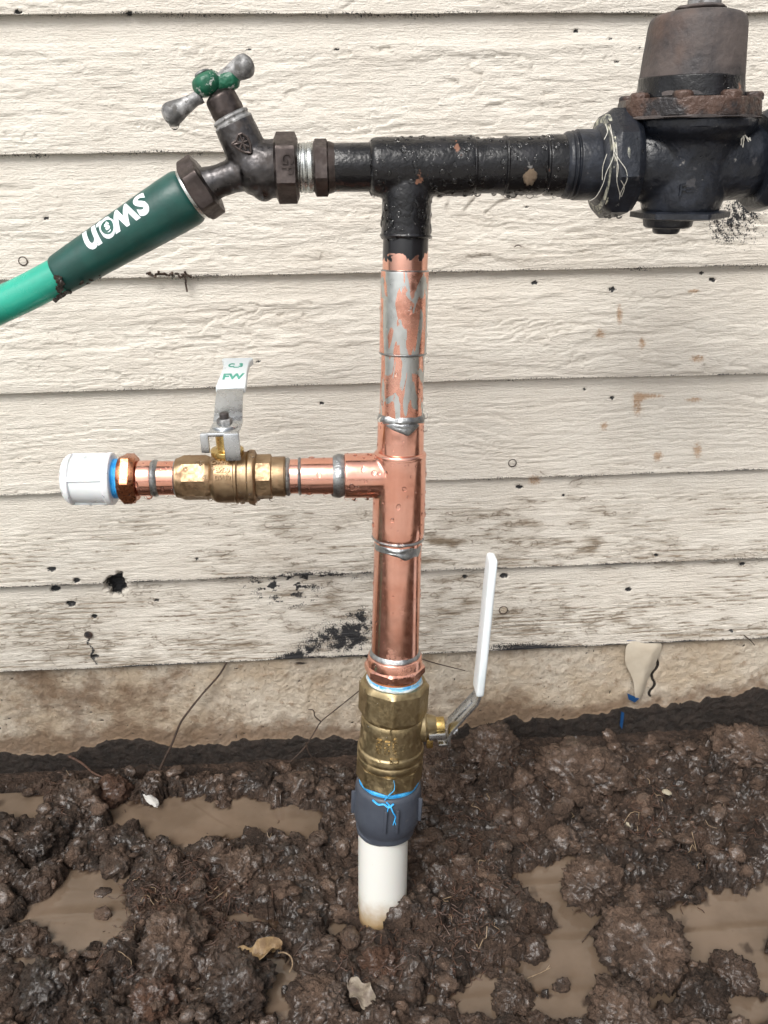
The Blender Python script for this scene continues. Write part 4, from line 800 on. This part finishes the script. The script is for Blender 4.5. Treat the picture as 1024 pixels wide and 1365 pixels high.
# ---- copper stub and white cap
RIBA = .35
s = thing('copper_stub', 'short dark copper stub with a hexagonal nut between the white cap and the smaller valve', 'pipe fitting', br_ax.pt(br_ax.px(200)))
st = L('pipe_section', br_ax.lathe([(184, 44), (185, 47.5), (203, 48), (205, 46), (237, 45)], 'x', seg=96), 'copper', s)
L('solder_ring', bead(br_ax, 207.5, 47.5, 5, 'x', wob=.0007), 'solder', s)
hx = L('hex_nut', br_ax.nut(161, 184, 62, 'x', sides=6, ph=.15, cham=.3), 'dark_copper', s)
L('thread_tape', br_ax.lathe([(149, 50), (151, 54)]+[(152+i, 54 if i % 2 else 51.5) for i in range(8)]+[(161, 52)], 'x', fil=.0002, wob=.0004), 'tape_blue', s, label='bright blue thread tape')
droplets(st.data, 22, .0005, .0018, s, 31, hang=4); droplets(hx.data, 14, .0005, .0015, s, 32, hang=3)
c = thing('pipe_end_cap', 'white plastic screw cap closing the left end of the side branch', 'pipe cap', br_ax.pt(br_ax.px(95)))
cb = L('cap_shell', br_ax.lathe([(83.5, 8), (84, 26), (86, 46), (89, 58), (92, 64), (96, 68.5), (99, 69), (100, 64), (101, 63), (143, 65), (144, 70), (151, 70.5), (152.5, 68), (153, 56)], 'x', seg=96, fil=.0008), 'white_plastic', c)
for i in range(4):
    a = i*PI/2+RIBA; P = br_ax.pt(br_ax.px(121)); d, e1, e2 = frame(br_ax.d); rr = 32.3*mpp(P); dirv = e1*math.cos(a)+e2*math.sin(a); R = Matrix((br_ax.d, br_ax.d.cross(dirv), dirv)).transposed()
    L('grip_rib', bev(mesh(*box(P+dirv*rr, 44*mpp(P), .0030, .0020, R)), .0006), 'white_plastic', c)
droplets(cb.data, 34, .0004, .0014, c, 33, hang=9)
# ---- main ball valve
b = thing('ball_valve', 'big brass ball valve low on the upright pipe, long white lever upright', 'valve', lo_ax.pt(lo_ax.py(1036)), 'brass ball valves')
L('thread_tape', lo_ax.lathe([(894, 68), (896, 71.5), (898, 70), (900, 72), (902, 70.5), (904, 73), (907, 70)], fil=.0003, wob=.0004), 'ptfe_tape', b, label='blue and white thread tape at the top')
L('sealing_paste', lo_ax.lathe([(902, 66), (903, 72), (905, 75), (908, 74), (910, 70)], fil=.0005, wob=.0009, seed=4), 'tape_white', b)
v1 = L('end_socket', lo_ax.nut(905, 951, 87, sides=8, ph=.1, cham=.14), 'brass', b)
v2 = L('valve_body', lo_ax.lathe([(948, 70), (950, 80), (954, 83), (962, 84), (966, 82.5), (972, 83), (990, 84.5), (992, 88), (998, 89), (1001, 86), (1003, 88), (1006, 88.5), (1010, 86), (1013, 80), (1014, 70)], seg=96, fil=.0008), 'brass', b)
v3 = L('end_socket', lo_ax.nut(1011, 1034, 82, sides=8, ph=.1, cham=.05), 'brass', b)
lm = mpp(lo_ax.pt(lo_ax.py(980)))
for s_, x, y, w in (('CW617N', 517, 974, .0034), ('PN40', 527, 974, .0040), ('DN25', 538, 974, .0040)):
    me = textmesh(s_, w*1.12, .0008, .00014)
    for q in me.vertices: q.co.x *= .95
    L('raised_lettering', wrap(me, lo_ax.pt(lo_ax.py(y)), None, lo_ax.d, 41.8*lm, math.asin((x-523)/42)), 'brass', b)
for s_, x, y, w in (('CE', 517, 994, .0045),):
    me = textmesh(s_, w*1.12, .0008, .00014)
    for q in me.vertices: q.co.x, q.co.y = -q.co.y, q.co.x
    L('raised_lettering', wrap(me, lo_ax.pt(lo_ax.py(y-4)), None, lo_ax.d, 43.2*lm, math.asin((x-523)/42)), 'brass', b)
for x, tx in ((505, 'G'), (541, 'EL')):
    P = lo_ax.pt(lo_ax.py(926)); a0 = math.asin((x-524)/43); me = textmesh(tx, .0046, .0008, .0001)
    for q in me.vertices: q.co.x, q.co.y = -q.co.y, q.co.x
    L('raised_lettering', wrap(me, P, None, lo_ax.d, 41.3*lm, a0), 'brass', b)
    mb = MB(); hw, hh, t_ = .0037, .0046, .0006
    for cx, cy, sx_, sy_ in ((0, hw, hh*2, t_), (0, -hw, hh*2, t_), (hh, 0, t_, hw*2), (-hh, 0, t_, hw*2)): mb.add(box((cx, cy, 0), sx_, sy_, .0007))
    L('raised_frame', wrap(mb.me(), P, None, lo_ax.d, 41.3*lm, a0), 'brass', b)
L('seam_step', wrap(mesh(*box((0, 0, 0), .0085, .0012, .0016)), lo_ax.pt(lo_ax.py(956)), None, lo_ax.d, 41.0*lm, 0.02), 'brass', b)
sc = lo_ax.pt(lo_ax.py(962)); YV = sc.y; mv = mpp(sc)
def av(px, py, dy=0): return at(px, py, YV+dy)
L('bonnet', lathe(Vector((sc.x+.012, YV, av(560, 967).z)), X1, [(0, .0105), (.0095, .0105), (.0105, .0080), ((av(581, 967).x-sc.x-.012), .0058)], seg=48), 'brass', b)
x0 = av(579, 967).x; zz0 = av(579, 967).z
L('gland', lathe(Vector((x0, YV, zz0)), X1, [(0, .0050), (.0004, .0056), (.0062, .0056), (.0066, .0050)], seg=40), 'fresh_brass', b)
LV = [(597, 987), (597, 975), (601, 966), (634, 931), (638, 921), (639, 908)]
pl = [av(x, y) for x, y in LV]
L('lever', bev(mesh(*strip(pl, Y1, [.0150, .0155, .0155, .0140, .0135, .0125], .0023)), .0006), 'steel', b)
# stiffening groove pressed in the lever
g0, g1 = av(606, 960), av(630, 935); nr = (g1-g0).cross(Y1).normalized(); nr = -nr if nr.x > 0 else nr
L('lever_groove', bev(mesh(*strip([g0+nr*.0014, g1+nr*.0014], Y1, [.0045, .0045], .0008)), .0004), 'steel', b)
sp_ = [av(x, y) for x, y in ((637.5, 922), (638, 917), (643, 872), (648, 822), (652, 780), (655.5, 748), (656.5, 741))]
L('lever_sleeve', bev(mesh(*strip(sp_, Y1, [.0135, .0160, .0160, .0158, .0155, .0145, .0110], .0050)), .0017, 4), 'vinyl_white', b)
L('lever_nut', lathe(av(600, 972), X1, [(0, .0046), (.0004, .0050), (.0026, .0050), (.0030, .0044)], seg=48, poly=(6, .2, .0043)), 'steel', b)
L('stem_end', lathe(av(604, 973), X1, [(0, .0026), (.0028, .0026), (.0032, .0020)], seg=24), 'steel', b)
L('stop_tab', bev(mesh(*box(av(583, 982, -.0070), .0115, .0022, .0052)), .0009), 'steel', b)
L('stop_tab', bev(mesh(*box(av(590, 990, -.0045), .0060, .0060, .0022)), .0007), 'steel', b)
L('stop_lug', bev(mesh(*box(av(573, 990, -.0060), .0042, .0036, .0070)), .0007), 'fresh_brass', b)
droplets(v1.data, 34, .0004, .0011, b, 41); droplets(v2.data, 50, .0003, .0011, b, 42)
# ---- grey coupling and white pipe
u = thing('plastic_coupling', 'dark grey ribbed plastic coupling joining the brass valve to the white pipe', 'pipe fitting', lo_ax.pt(lo_ax.py(1105)))
ub = L('coupling_shell', lo_ax.lathe([(1040, 72), (1040.5, 82), (1044, 87), (1050, 88.5), (1072, 89.5), (1080, 89), (1088, 85), (1093, 80), (1096, 77), (1103, 75), (1104, 66)], seg=96, fil=.001), 'grey_plastic', u)
P = lo_ax.pt(lo_ax.py(1065)); rr = 45.2*mpp(P); fr = C0-P; fr = (fr-lo_ax.d*fr.dot(lo_ax.d)).normalized(); sr = lo_ax.d.cross(fr)
if sr.dot(rt) < 0: sr = -sr
for i, a in enumerate((-2.2, -1.35, -.02, .30, 1.2, 2.1, 2.9)):
    dv = fr*math.cos(a)+sr*math.sin(a); R = Matrix((lo_ax.d.cross(dv), dv, lo_ax.d)).transposed()
    L('grip_rib', bev(mesh(*box(P+dv*rr, .0020, .0040, .0175, R)), .0007), 'grey_plastic', u)
L('thread_tape', lo_ax.lathe([(1032, 70), (1033.5, 77), (1035.5, 76), (1037, 79), (1039, 78), (1042, 76)], fil=.0003, wob=.0008, seed=2), 'tape_blue', u, label='bright blue thread tape with a loose strand')
def onu(x, y, w=90, h=.0012):
    P = lo_ax.pt(lo_ax.py(y)); rr = w/2*mpp(P); cx = P; f_ = (C0-P); f_ = (f_-lo_ax.d*f_.dot(lo_ax.d)).normalized(); s_ = lo_ax.d.cross(f_); s_ = -s_ if s_.dot(rt) < 0 else s_
    pxc = W/2+F*(P-C0).dot(rt)/(P-C0).dot(fw); a = math.asin(max(-1, min(1, (x-pxc)/(w/2)))); return P+f_*((rr+h)*math.cos(a))+s_*((rr+h)*math.sin(a))
mb = MB().add(tube([onu(517, 1041, 84), onu(522, 1046, 86), onu(525, 1052, 90), onu(528, 1058, 90), onu(527, 1063, 91), onu(530, 1071, 91)], .0006, seg=6, n=5, r2=.0003))
mb.add(tube([onu(515, 1040, 80), onu(520, 1032, 84), onu(526, 1026, 84), onu(527, 1019, 86), onu(526, 1012, 88)], .0004, seg=5, n=5, r2=.0002)); mb.add(tube([onu(520, 1044, 84), onu(518, 1052, 90), onu(516, 1057, 90)], .0004, seg=5, n=4)); mb.add(tube([onu(528, 1058, 91), onu(525, 1068, 91)], .0003, seg=5, n=4))
mb.add(tube([onu(500, 1043, 82), onu(507, 1045, 86), onu(514, 1044, 85), onu(520, 1047, 86), (onu(526, 1043, 84))], .0007, seg=6, n=5))
L('loose_tape', mb.me(), 'tape_blue', u)
pp = thing('plastic_pipe', 'white plastic pipe stained brown at its foot where it enters the mud', 'pipe', Vector((pv_ax.B.x, pv_ax.B.y, 0)))
L('pipe_wall', lathe(pv_ax.A, (pv_ax.B-pv_ax.A), [(0, 33.3*mpp(pv_ax.A)), (.10, 33.3*mpp(pv_ax.A))], seg=96), 'pvc', pp)
L('glue_ring', pv_ax.lathe([(1098, 64), (1099, 72), (1103, 72), (1106, 66)], wob=.0006), 'grey_plastic', pp)
# ---- garden tap
g = thing('garden_tap', 'worn dark metal garden tap with a green-hubbed tee handle', 'tap', at(340, 225, YM))
A2 = lambda x, y, dy=0: at(x, y, YM+dy)
def pl_(a, b, P, **k):                                     # lathe between two picture points, P = [(fraction, width px)]
    A, B = A2(*a), A2(*b); q = mpp(A); return lathe(A, B-A, [(f*(B-A).length, w/2*q) for f, w in P], **k)
L('inlet_hex', mf_ax.nut(367, 398, 79, 'x', ph=.42, cham=.12), 'tap_nut_metal', g)
body = fuse([pl_((372, 225), (318, 226), [(0, 74), (.3, 72), (.55, 72), (.85, 60), (1, 38)], fil=.002),
             pl_((368, 240), (336, 238), [(0, 30), (.15, 50), (.5, 58), (.85, 50), (1, 28)], fil=.002),
             pl_((340, 228), (311, 163), [(0, 50), (.3, 56), (.5, 55), (.8, 53), (1, 52)], fil=.0006),
             pl_((345, 222), (268, 250), [(0, 52), (.3, 47), (.5, 42), (.7, 41), (.85, 46), (1, 50)], fil=.002)], .0006, 12, .00012, 350)
tb = L('tap_body', body, 'tap_metal', g)
L('seat_ring', pl_((313, 167), (306, 153), [(0, 50), (.1, 53), (.35, 53), (.4, 48), (.6, 48), (.65, 51), (.85, 50), (1, 42)], fil=.0004), 'handle_metal', g)
L('packing_nut', pl_((308, 157), (290, 122), [(0, 34), (.08, 42), (.3, 44), (.35, 43), (.75, 42), (.85, 40), (.95, 30), (1, 20)], fil=.0012, poly=(6, .2, 41.5/2*mpp(A2(300, 140)))), 'tap_nut_metal', g)
L('spindle', pl_((292, 126), (276, 96), [(0, 20), (.2, 18), (1, 16)]), 'tap_metal', g)
hd = thing; HB = (284, 122); 
L('handle_hub', pl_((283, 126), (270, 98), [(0, 20), (.08, 30), (.3, 39), (.6, 41), (.85, 36), (.95, 27), (1, 20)], fil=.001, poly=(6, .1, 19.5*mpp(A2(276, 115)))), 'handle_green', g)
L('hub_cap', pl_((270.5, 99.5), (268, 94), [(0, 17), (.3, 22), (.7, 21), (1, 12)], fil=.0006), 'handle_metal', g)
lob = [(0, 18), (.2, 17), (.45, 22), (.68, 29), (.80, 31), (.90, 28), (.97, 18), (1, 8)]
L('handle_wing', fuse([pl_((284, 112), (337, 82), lob, fil=.002)], .0005, 3, .0001, 400), 'handle_metal', g)
L('handle_wing', fuse([pl_((268, 128), (219, 158), lob, fil=.002)], .0005, 3, .0001, 400), 'handle_metal', g)
L('green_paint_patch', fuse([pl_((284, 117), (318, 101), [(0, 14), (.2, 20), (.5, 26), (.85, 26), (1, 12)], fil=.001)], .0004, 3, .0002, 600), 'handle_green', g)
q = mpp(A2(232, 160)); L('hanging_drop', lathe(A2(233, 170), Vector((0, 0, -1))*-1, [(-.0012, .0008), (0, .0021), (.0012, .0028), (.0030, .0024), (.0042, .0008)], seg=20), 'water_drop', g)
L('outlet_nut', pl_((278.5, 243.5), (257.5, 257.5), [(0, 66), (.10, 84), (.85, 84), (.97, 74), (1, 70)], fil=.0006, poly=(6, .45, 37*mpp(A2(267, 250)))), 'tap_nut_metal', g)
L('washer_ring', pl_((259, 256.5), (253.5, 260), [(0, 60), (.1, 68), (.9, 68), (1, 60)], fil=.0004), 'zinc', g)
def facing(pt2, ang=0.0, s='GP', size=.007, lift=0, mat='tap_nut_metal', parent=None, name='raised_lettering', ext=.0004, vdir=None, tilt=.35):
    P = A2(*pt2)+Vector((0, -lift, 0)); n_ = (C0-P).normalized(); n_ = Vector((n_.x*.4, n_.y, n_.z*tilt)).normalized(); X_ = X1-n_*X1.dot(n_); X_.normalize(); Y_ = n_.cross(X_); c_, s_ = math.cos(ang), math.sin(ang); e1 = X_*c_+Y_*s_; e2 = -X_*s_+Y_*c_
    me = textmesh(s, size, ext, .0001)
    for w in me.vertices: x, y, z = w.co; w.co = P+e1*x+e2*y+n_*z
    return L(name, me, mat, parent)
facing((384, 217), -PI/2, 'GP', .0085, 41*mpp(A2(384, 217)), parent=g, ext=.0006)
facing((258, 239), .75, 'EE', .0050, 33*mpp(A2(258, 239)), parent=g, ext=.0006, tilt=.9)
# the cast emblem: a shield-shaped rim with a few crossing bars
mb = MB(); ep = [(323, 178), (330, 183), (334, 192), (334.5, 204), (326, 203), (318, 199), (309, 192), (315, 188), (318, 180), (323, 178)]
for i in range(len(ep)-1): mb.add(tube([A2(*ep[i], -.0118), A2(*ep[i+1], -.0118)], .0007, seg=6, smooth=False))
for a, b_ in (((315, 188), (332, 196)), ((320, 180), (328, 200)), ((312, 193), (330, 188)), ((326, 183), (320, 199))): mb.add(tube([A2(*a, -.0119), A2(*b_, -.0119)], .0006, seg=6, smooth=False))
L('cast_emblem', mb.me(), 'tap_nut_metal', g)
# ---- hose
h = thing('garden_hose', 'bright green garden hose with a dark green collar hanging from the tap', 'hose', at(85, 364, YM))
hp = [A2(120, 343), A2(85, 364), A2(40, 388), A2(0, 407), A2(-50, 430), A2(-110, 462)]; e_ = hp[-1]
hp += [e_+Vector((-.045, 0, -.045)), e_+Vector((-.085, -.002, -.12)), e_+Vector((-.11, -.01, -.22)), Vector((e_.x-.15, YM-.03, .05)), Vector((e_.x-.24, YM-.06, .016)), Vector((e_.x-.45, YM-.10, .016)), Vector((e_.x-.9, YM-.2, .016))]
hr = 23.3*mpp(A2(60, 380)); L('hose_pipe', tube(hp, hr, seg=32, n=8), 'hose_green', h)
hc_A, hc_B = (255, 259.5), (80, 367)
col_ = L('hose_collar', pl_(hc_A, hc_B, [(-.005, 40), (0, 66), (.02, 72), (.05, 74), (.15, 73), (.55, 64), (.80, 58), (.93, 55), (.985, 53), (1, 50), (1.0, 42)], seg=96, fil=.0012), 'collar_green', h)
Ah, Bh = A2(*hc_A), A2(*hc_B); hd_ = (Bh-Ah).normalized(); hl = (Bh-Ah).length; hm = mpp(Ah)
def collar_map(me, t0, phi, tp=.0):
    f_ = C0-Ah; f_ = (f_-hd_*f_.dot(hd_)).normalized(); s_ = f_.cross(hd_).normalized()     # letters: x along hd_, up = -s_ side chosen below
    if s_.z > 0: s_ = -s_
    for w in me.vertices:
        x, y, z = w.co; f = t0+x/hl; rad = np.interp(f, [.02, .05, .15, .55, .80, .93], [36, 37, 36.5, 32, 29, 27.5])*hm; a = phi+y/rad
        w.co = Ah+hd_*(f*hl)+s_*((rad+z+.0001)*math.sin(a))+f_*((rad+z+.0001)*math.cos(a))
    me.update(); return me
me = textmesh('swan', .0185, .00006, .00042, sub=.0012)
for w in me.vertices: w.co.y = w.co.y*1.42; w.co.x *= 1.10
lgo = L('logo_lettering', collar_map(me, .475, -.56), 'logo_white', col_)
def disc2(cx, cy, rx, ry, z, n=28):
    vs = [(cx, cy, z)]+[(cx+rx*math.cos(2*PI*i/n), cy+ry*math.sin(2*PI*i/n), z) for i in range(n)]; return mesh(vs, [(0, 1+i, 1+(i+1) % n) for i in range(n)])
L('logo_eye', collar_map(disc2(.0049, -.0014, .0046, .0052, .00012), .475, -.56), 'logo_white', col_)
L('logo_eye', collar_map(disc2(.0049, -.0014, .0037, .0042, .00018), .475, -.56), 'logo_green', col_)
me = textmesh('s', .0075, .00003, .0003)
for w in me.vertices: w.co.x += .0048; w.co.y -= .0010; w.co.z += .00022
L('logo_eye', collar_map(me, .475, -.56), 'logo_white', col_)
mb = MB(); rs2 = np.random.RandomState(3)
for i in range(120):
    tq = rs2.rand(); x = 72+70*tq; y = 398-40*tq+rs2.normal()*2.2; P = A2(x, y, -.003+rs2.normal()*.002); bm = box(P, .001+.0016*rs2.rand(), .001+.001*rs2.rand(), .0008+.001*rs2.rand(), Quaternion((rs2.rand(), rs2.rand(), rs2.rand()), 3*rs2.rand()).to_matrix()); mb.add(bm)
for i in range(50):
    P = A2(76+rs2.normal()*2+i*.1, 362+i*.55, -.0128+abs(i-25)*.0002); mb.add(box(P, .001+.001*rs2.rand(), .0008, .0008+.0016*rs2.rand(), Quaternion((rs2.rand(), rs2.rand(), rs2.rand()), 3*rs2.rand()).to_matrix()))
link('dried_mud', modded(mb.me(), [('REMESH', dict(mode='VOXEL', voxel_size=.0004)), ('SMOOTH', dict(iterations=2))]), M['mud_dark'], h, kind='stuff')
# ---- pressure regulator
R_ = thing('pressure_regulator', 'heavy black pressure regulator with a rusty bell-shaped cap at the right', 'valve', at(925, 215, YM))
CA = at(919, 127, YM); mC = mpp(CA); cap_ax = Axis(CA, CA+Z1*.1)
cap = L('bell_cap', cap_ax.lathe([(130, 140), (122, 137), (110, 135), (70, 131), (34, 127), (25, 123), (20, 112), (17, 92), (15, 60), (15, 10)], seg=96, fil=.0015, wob=.0004), 'rusty_cast', R_)
cap2 = L('cap_skirt', cap_ax.lathe([(131, 141), (126, 139), (105, 137.5), (104, 135)], seg=96, wob=.0012, seed=5), 'black_paint', R_)
L('top_plate', cap_ax.lathe([(16, 40), (14, 62), (11, 66), (8, 58), (7, 30)], seg=64, wob=.0015, seed=2), 'rusty_cast', R_)
L('adjusting_nut', lathe(cap_ax.pt(cap_ax.py(10))+X1*.002, Z1, [(0, .0085), (.0065, .0085), (.0075, .007)], seg=48, poly=(6, .2, .0080)), 'handle_metal', R_)
L('adjusting_screw', lathe(cap_ax.pt(cap_ax.py(5))+X1*.006, Z1, [(0, .0045), (.022, .0045), (.023, .0035)], seg=32), 'tap_nut_metal', R_)
def flange(y0, y1, w, mat, name, par, wb=.0008): 
    P = cap_ax.prof([(y0, w), (y1, w)]); (a, r0), (b_, r1) = sorted(P); return L(name, lathe(cap_ax.A, Z1, [(a, r0*.97), (a+.0006, r0), (b_-.001, r0), (b_, r0*.96)], seg=96, poly=(8, .25, r0*.955), wob=wb), mat, par)
flange(158, 133, 182, 'rust_flange', 'cap_flange', R_); flange(160, 156, 184, 'rusty_cast', 'gasket', R_, .0012); 
for i in range(8):
    a = i*PI/4+.30; rr = 79*mC; P = Vector((CA.x+rr*math.cos(a), CA.y+rr*math.sin(a), cap_ax.pt(cap_ax.py(136)).z))
    L('flange_bolt', lathe(P, Z1, [(0, .0052), (.0026, .0052), (.0038, .0040)], seg=36, poly=(6, i*.4, .0048), wob=.0004, seed=i), 'rust_flange', R_)
rg = Axis(at(838, 219, YM), at(1030, 214, YM)); va = Axis(at(921, 160, YM), at(921, 160, YM)-Z1*.1)
rb = fuse([rg.lathe([(822, 76), (838, 82), (852, 94), (890, 100), (925, 103), (960, 100), (995, 94), (1012, 82), (1026, 76)], 'x', seg=80, fil=.002),
           va.lathe([(158, 168), (170, 168), (178, 160), (190, 132), (215, 116), (250, 110), (266, 106), (282, 98)], seg=80, fil=.002)], .0009, 14, .00015, 250)
L('regulator_body', rb, 'blue_black_paint', R_)
L('body_rim', lathe(va.A, va.d, [(va.py(160), 84.5*mC), (va.py(162), 86*mC), (va.py(171), 85*mC), (va.py(175), 78*mC)], seg=96, poly=(8, .25, 82*mC)), 'blue_black_paint', R_)
L('bottom_plug', va.nut(280, 291, 112, sides=6, ph=.3, cham=.2), 'blue_black_paint', R_)
L('plug_collar', lathe(va.A, va.d, [(va.py(264), 52*mC), (va.py(281), 50*mC)], seg=64), 'blue_black_paint', R_)
L('plug_step', lathe(va.A+X1*-.006, va.d, va.prof([(290, 66), (301, 62), (303, 56)]), seg=64), 'blue_black_paint', R_)
L('plug_stub', lathe(va.A+X1*-.0065, va.d, va.prof([(301, 36), (308, 35), (311, 30)]), seg=48), 'blue_black_paint', R_)
un = L('union_nut', rg.nut(798, 840, 128, 'x', sides=8, ph=.2, cham=.24), 'blue_black_paint', R_)
L('union_neck', rg.lathe([(790, 86), (793, 96), (800, 106), (806, 112)], 'x', seg=80), 'blue_black_paint', R_)
L('union_nut', rg.nut(1003, 1040, 122, 'x', sides=8, ph=.2, cham=.3), 'blue_black_paint', R_)
L('outlet_pipe', rg.lathe([(1030, 80), (1060, 78), (1400, 76)], 'x', seg=64), 'black_paint', R_)
L('old_tape', rg.lathe([(797, 112), (799, 121), (802, 123.5), (805, 120), (808, 125), (811, 126), (813, 121), (815, 126.5), (818, 127), (820, 118)], 'x', seg=80, wob=.0010, fil=.0003), 'old_tape', R_, label='dirty frayed thread tape')
for p_, s_, z_ in (((931, 216), 'II', .0085), ((915, 254), 'F=', .0080)):
    P = A2(*p_)+Vector((0, -(56*mC if p_[1] < 230 else 55*mC), 0)); me = textmesh(s_, z_, .0007, .0001)
    for w in me.vertices: x, y, z = w.co; w.co = at(*p_, P.y)+X1*x+Z1*y-Y1*z
    L('raised_lettering', me, 'blue_black_paint', R_)
mb = MB(); rt_ = np.random.RandomState(8)
def nutp(x, y, l=.0): # on the front of the left union nut
    P = A2(x, y); hgt = 63*mpp(P); cy = 219; k_ = max(0, 1-((y-cy)/63)**2)**.5; return at(x, y, YM-hgt*k_-.0015-l)
for L_ in ([(812, 160), (815, 178), (820, 198), (826, 212), (833, 226), (834, 240), (829, 256), (822, 272), (816, 288)], [(820, 196), (817, 212), (809, 230), (803, 246), (795, 262), (786, 268)], [(822, 190), (823, 215), (822, 240), (825, 255), (826, 262)], [(808, 205), (804, 222), (803, 240)], [(813, 170), (818, 188), (819, 205), (824, 220), (823, 236)], [(806, 165), (809, 176), (807, 186)], [(829, 240), (831, 250), (828, 262)]):
    mb.add(tube([nutp(x+rt_.normal()*.8, y, rt_.rand()*.0012) for x, y in L_], .00020, seg=5, n=5))
L('tape_thread', mb.me(), 'thread_white', R_)
# cobweb-bound grit under the body rim
mb = MB()
for i in range(10): x = 990+rt_.normal()*5; y = 181+rt_.normal()*3; P = A2(x, y, -.0225); mb.add(tube([P, P+Vector((rt_.normal()*.002, 0, -.004*rt_.rand()-.0008))], .00025, seg=4, smooth=False))
L('grit_tuft', mb.me(), 'thread_white', R_, kind='stuff')
droplets(un.data, 30, .0004, .0013, R_, 51, hang=5); droplets(cap2.data, 30, .0003, .0010, R_, 52)
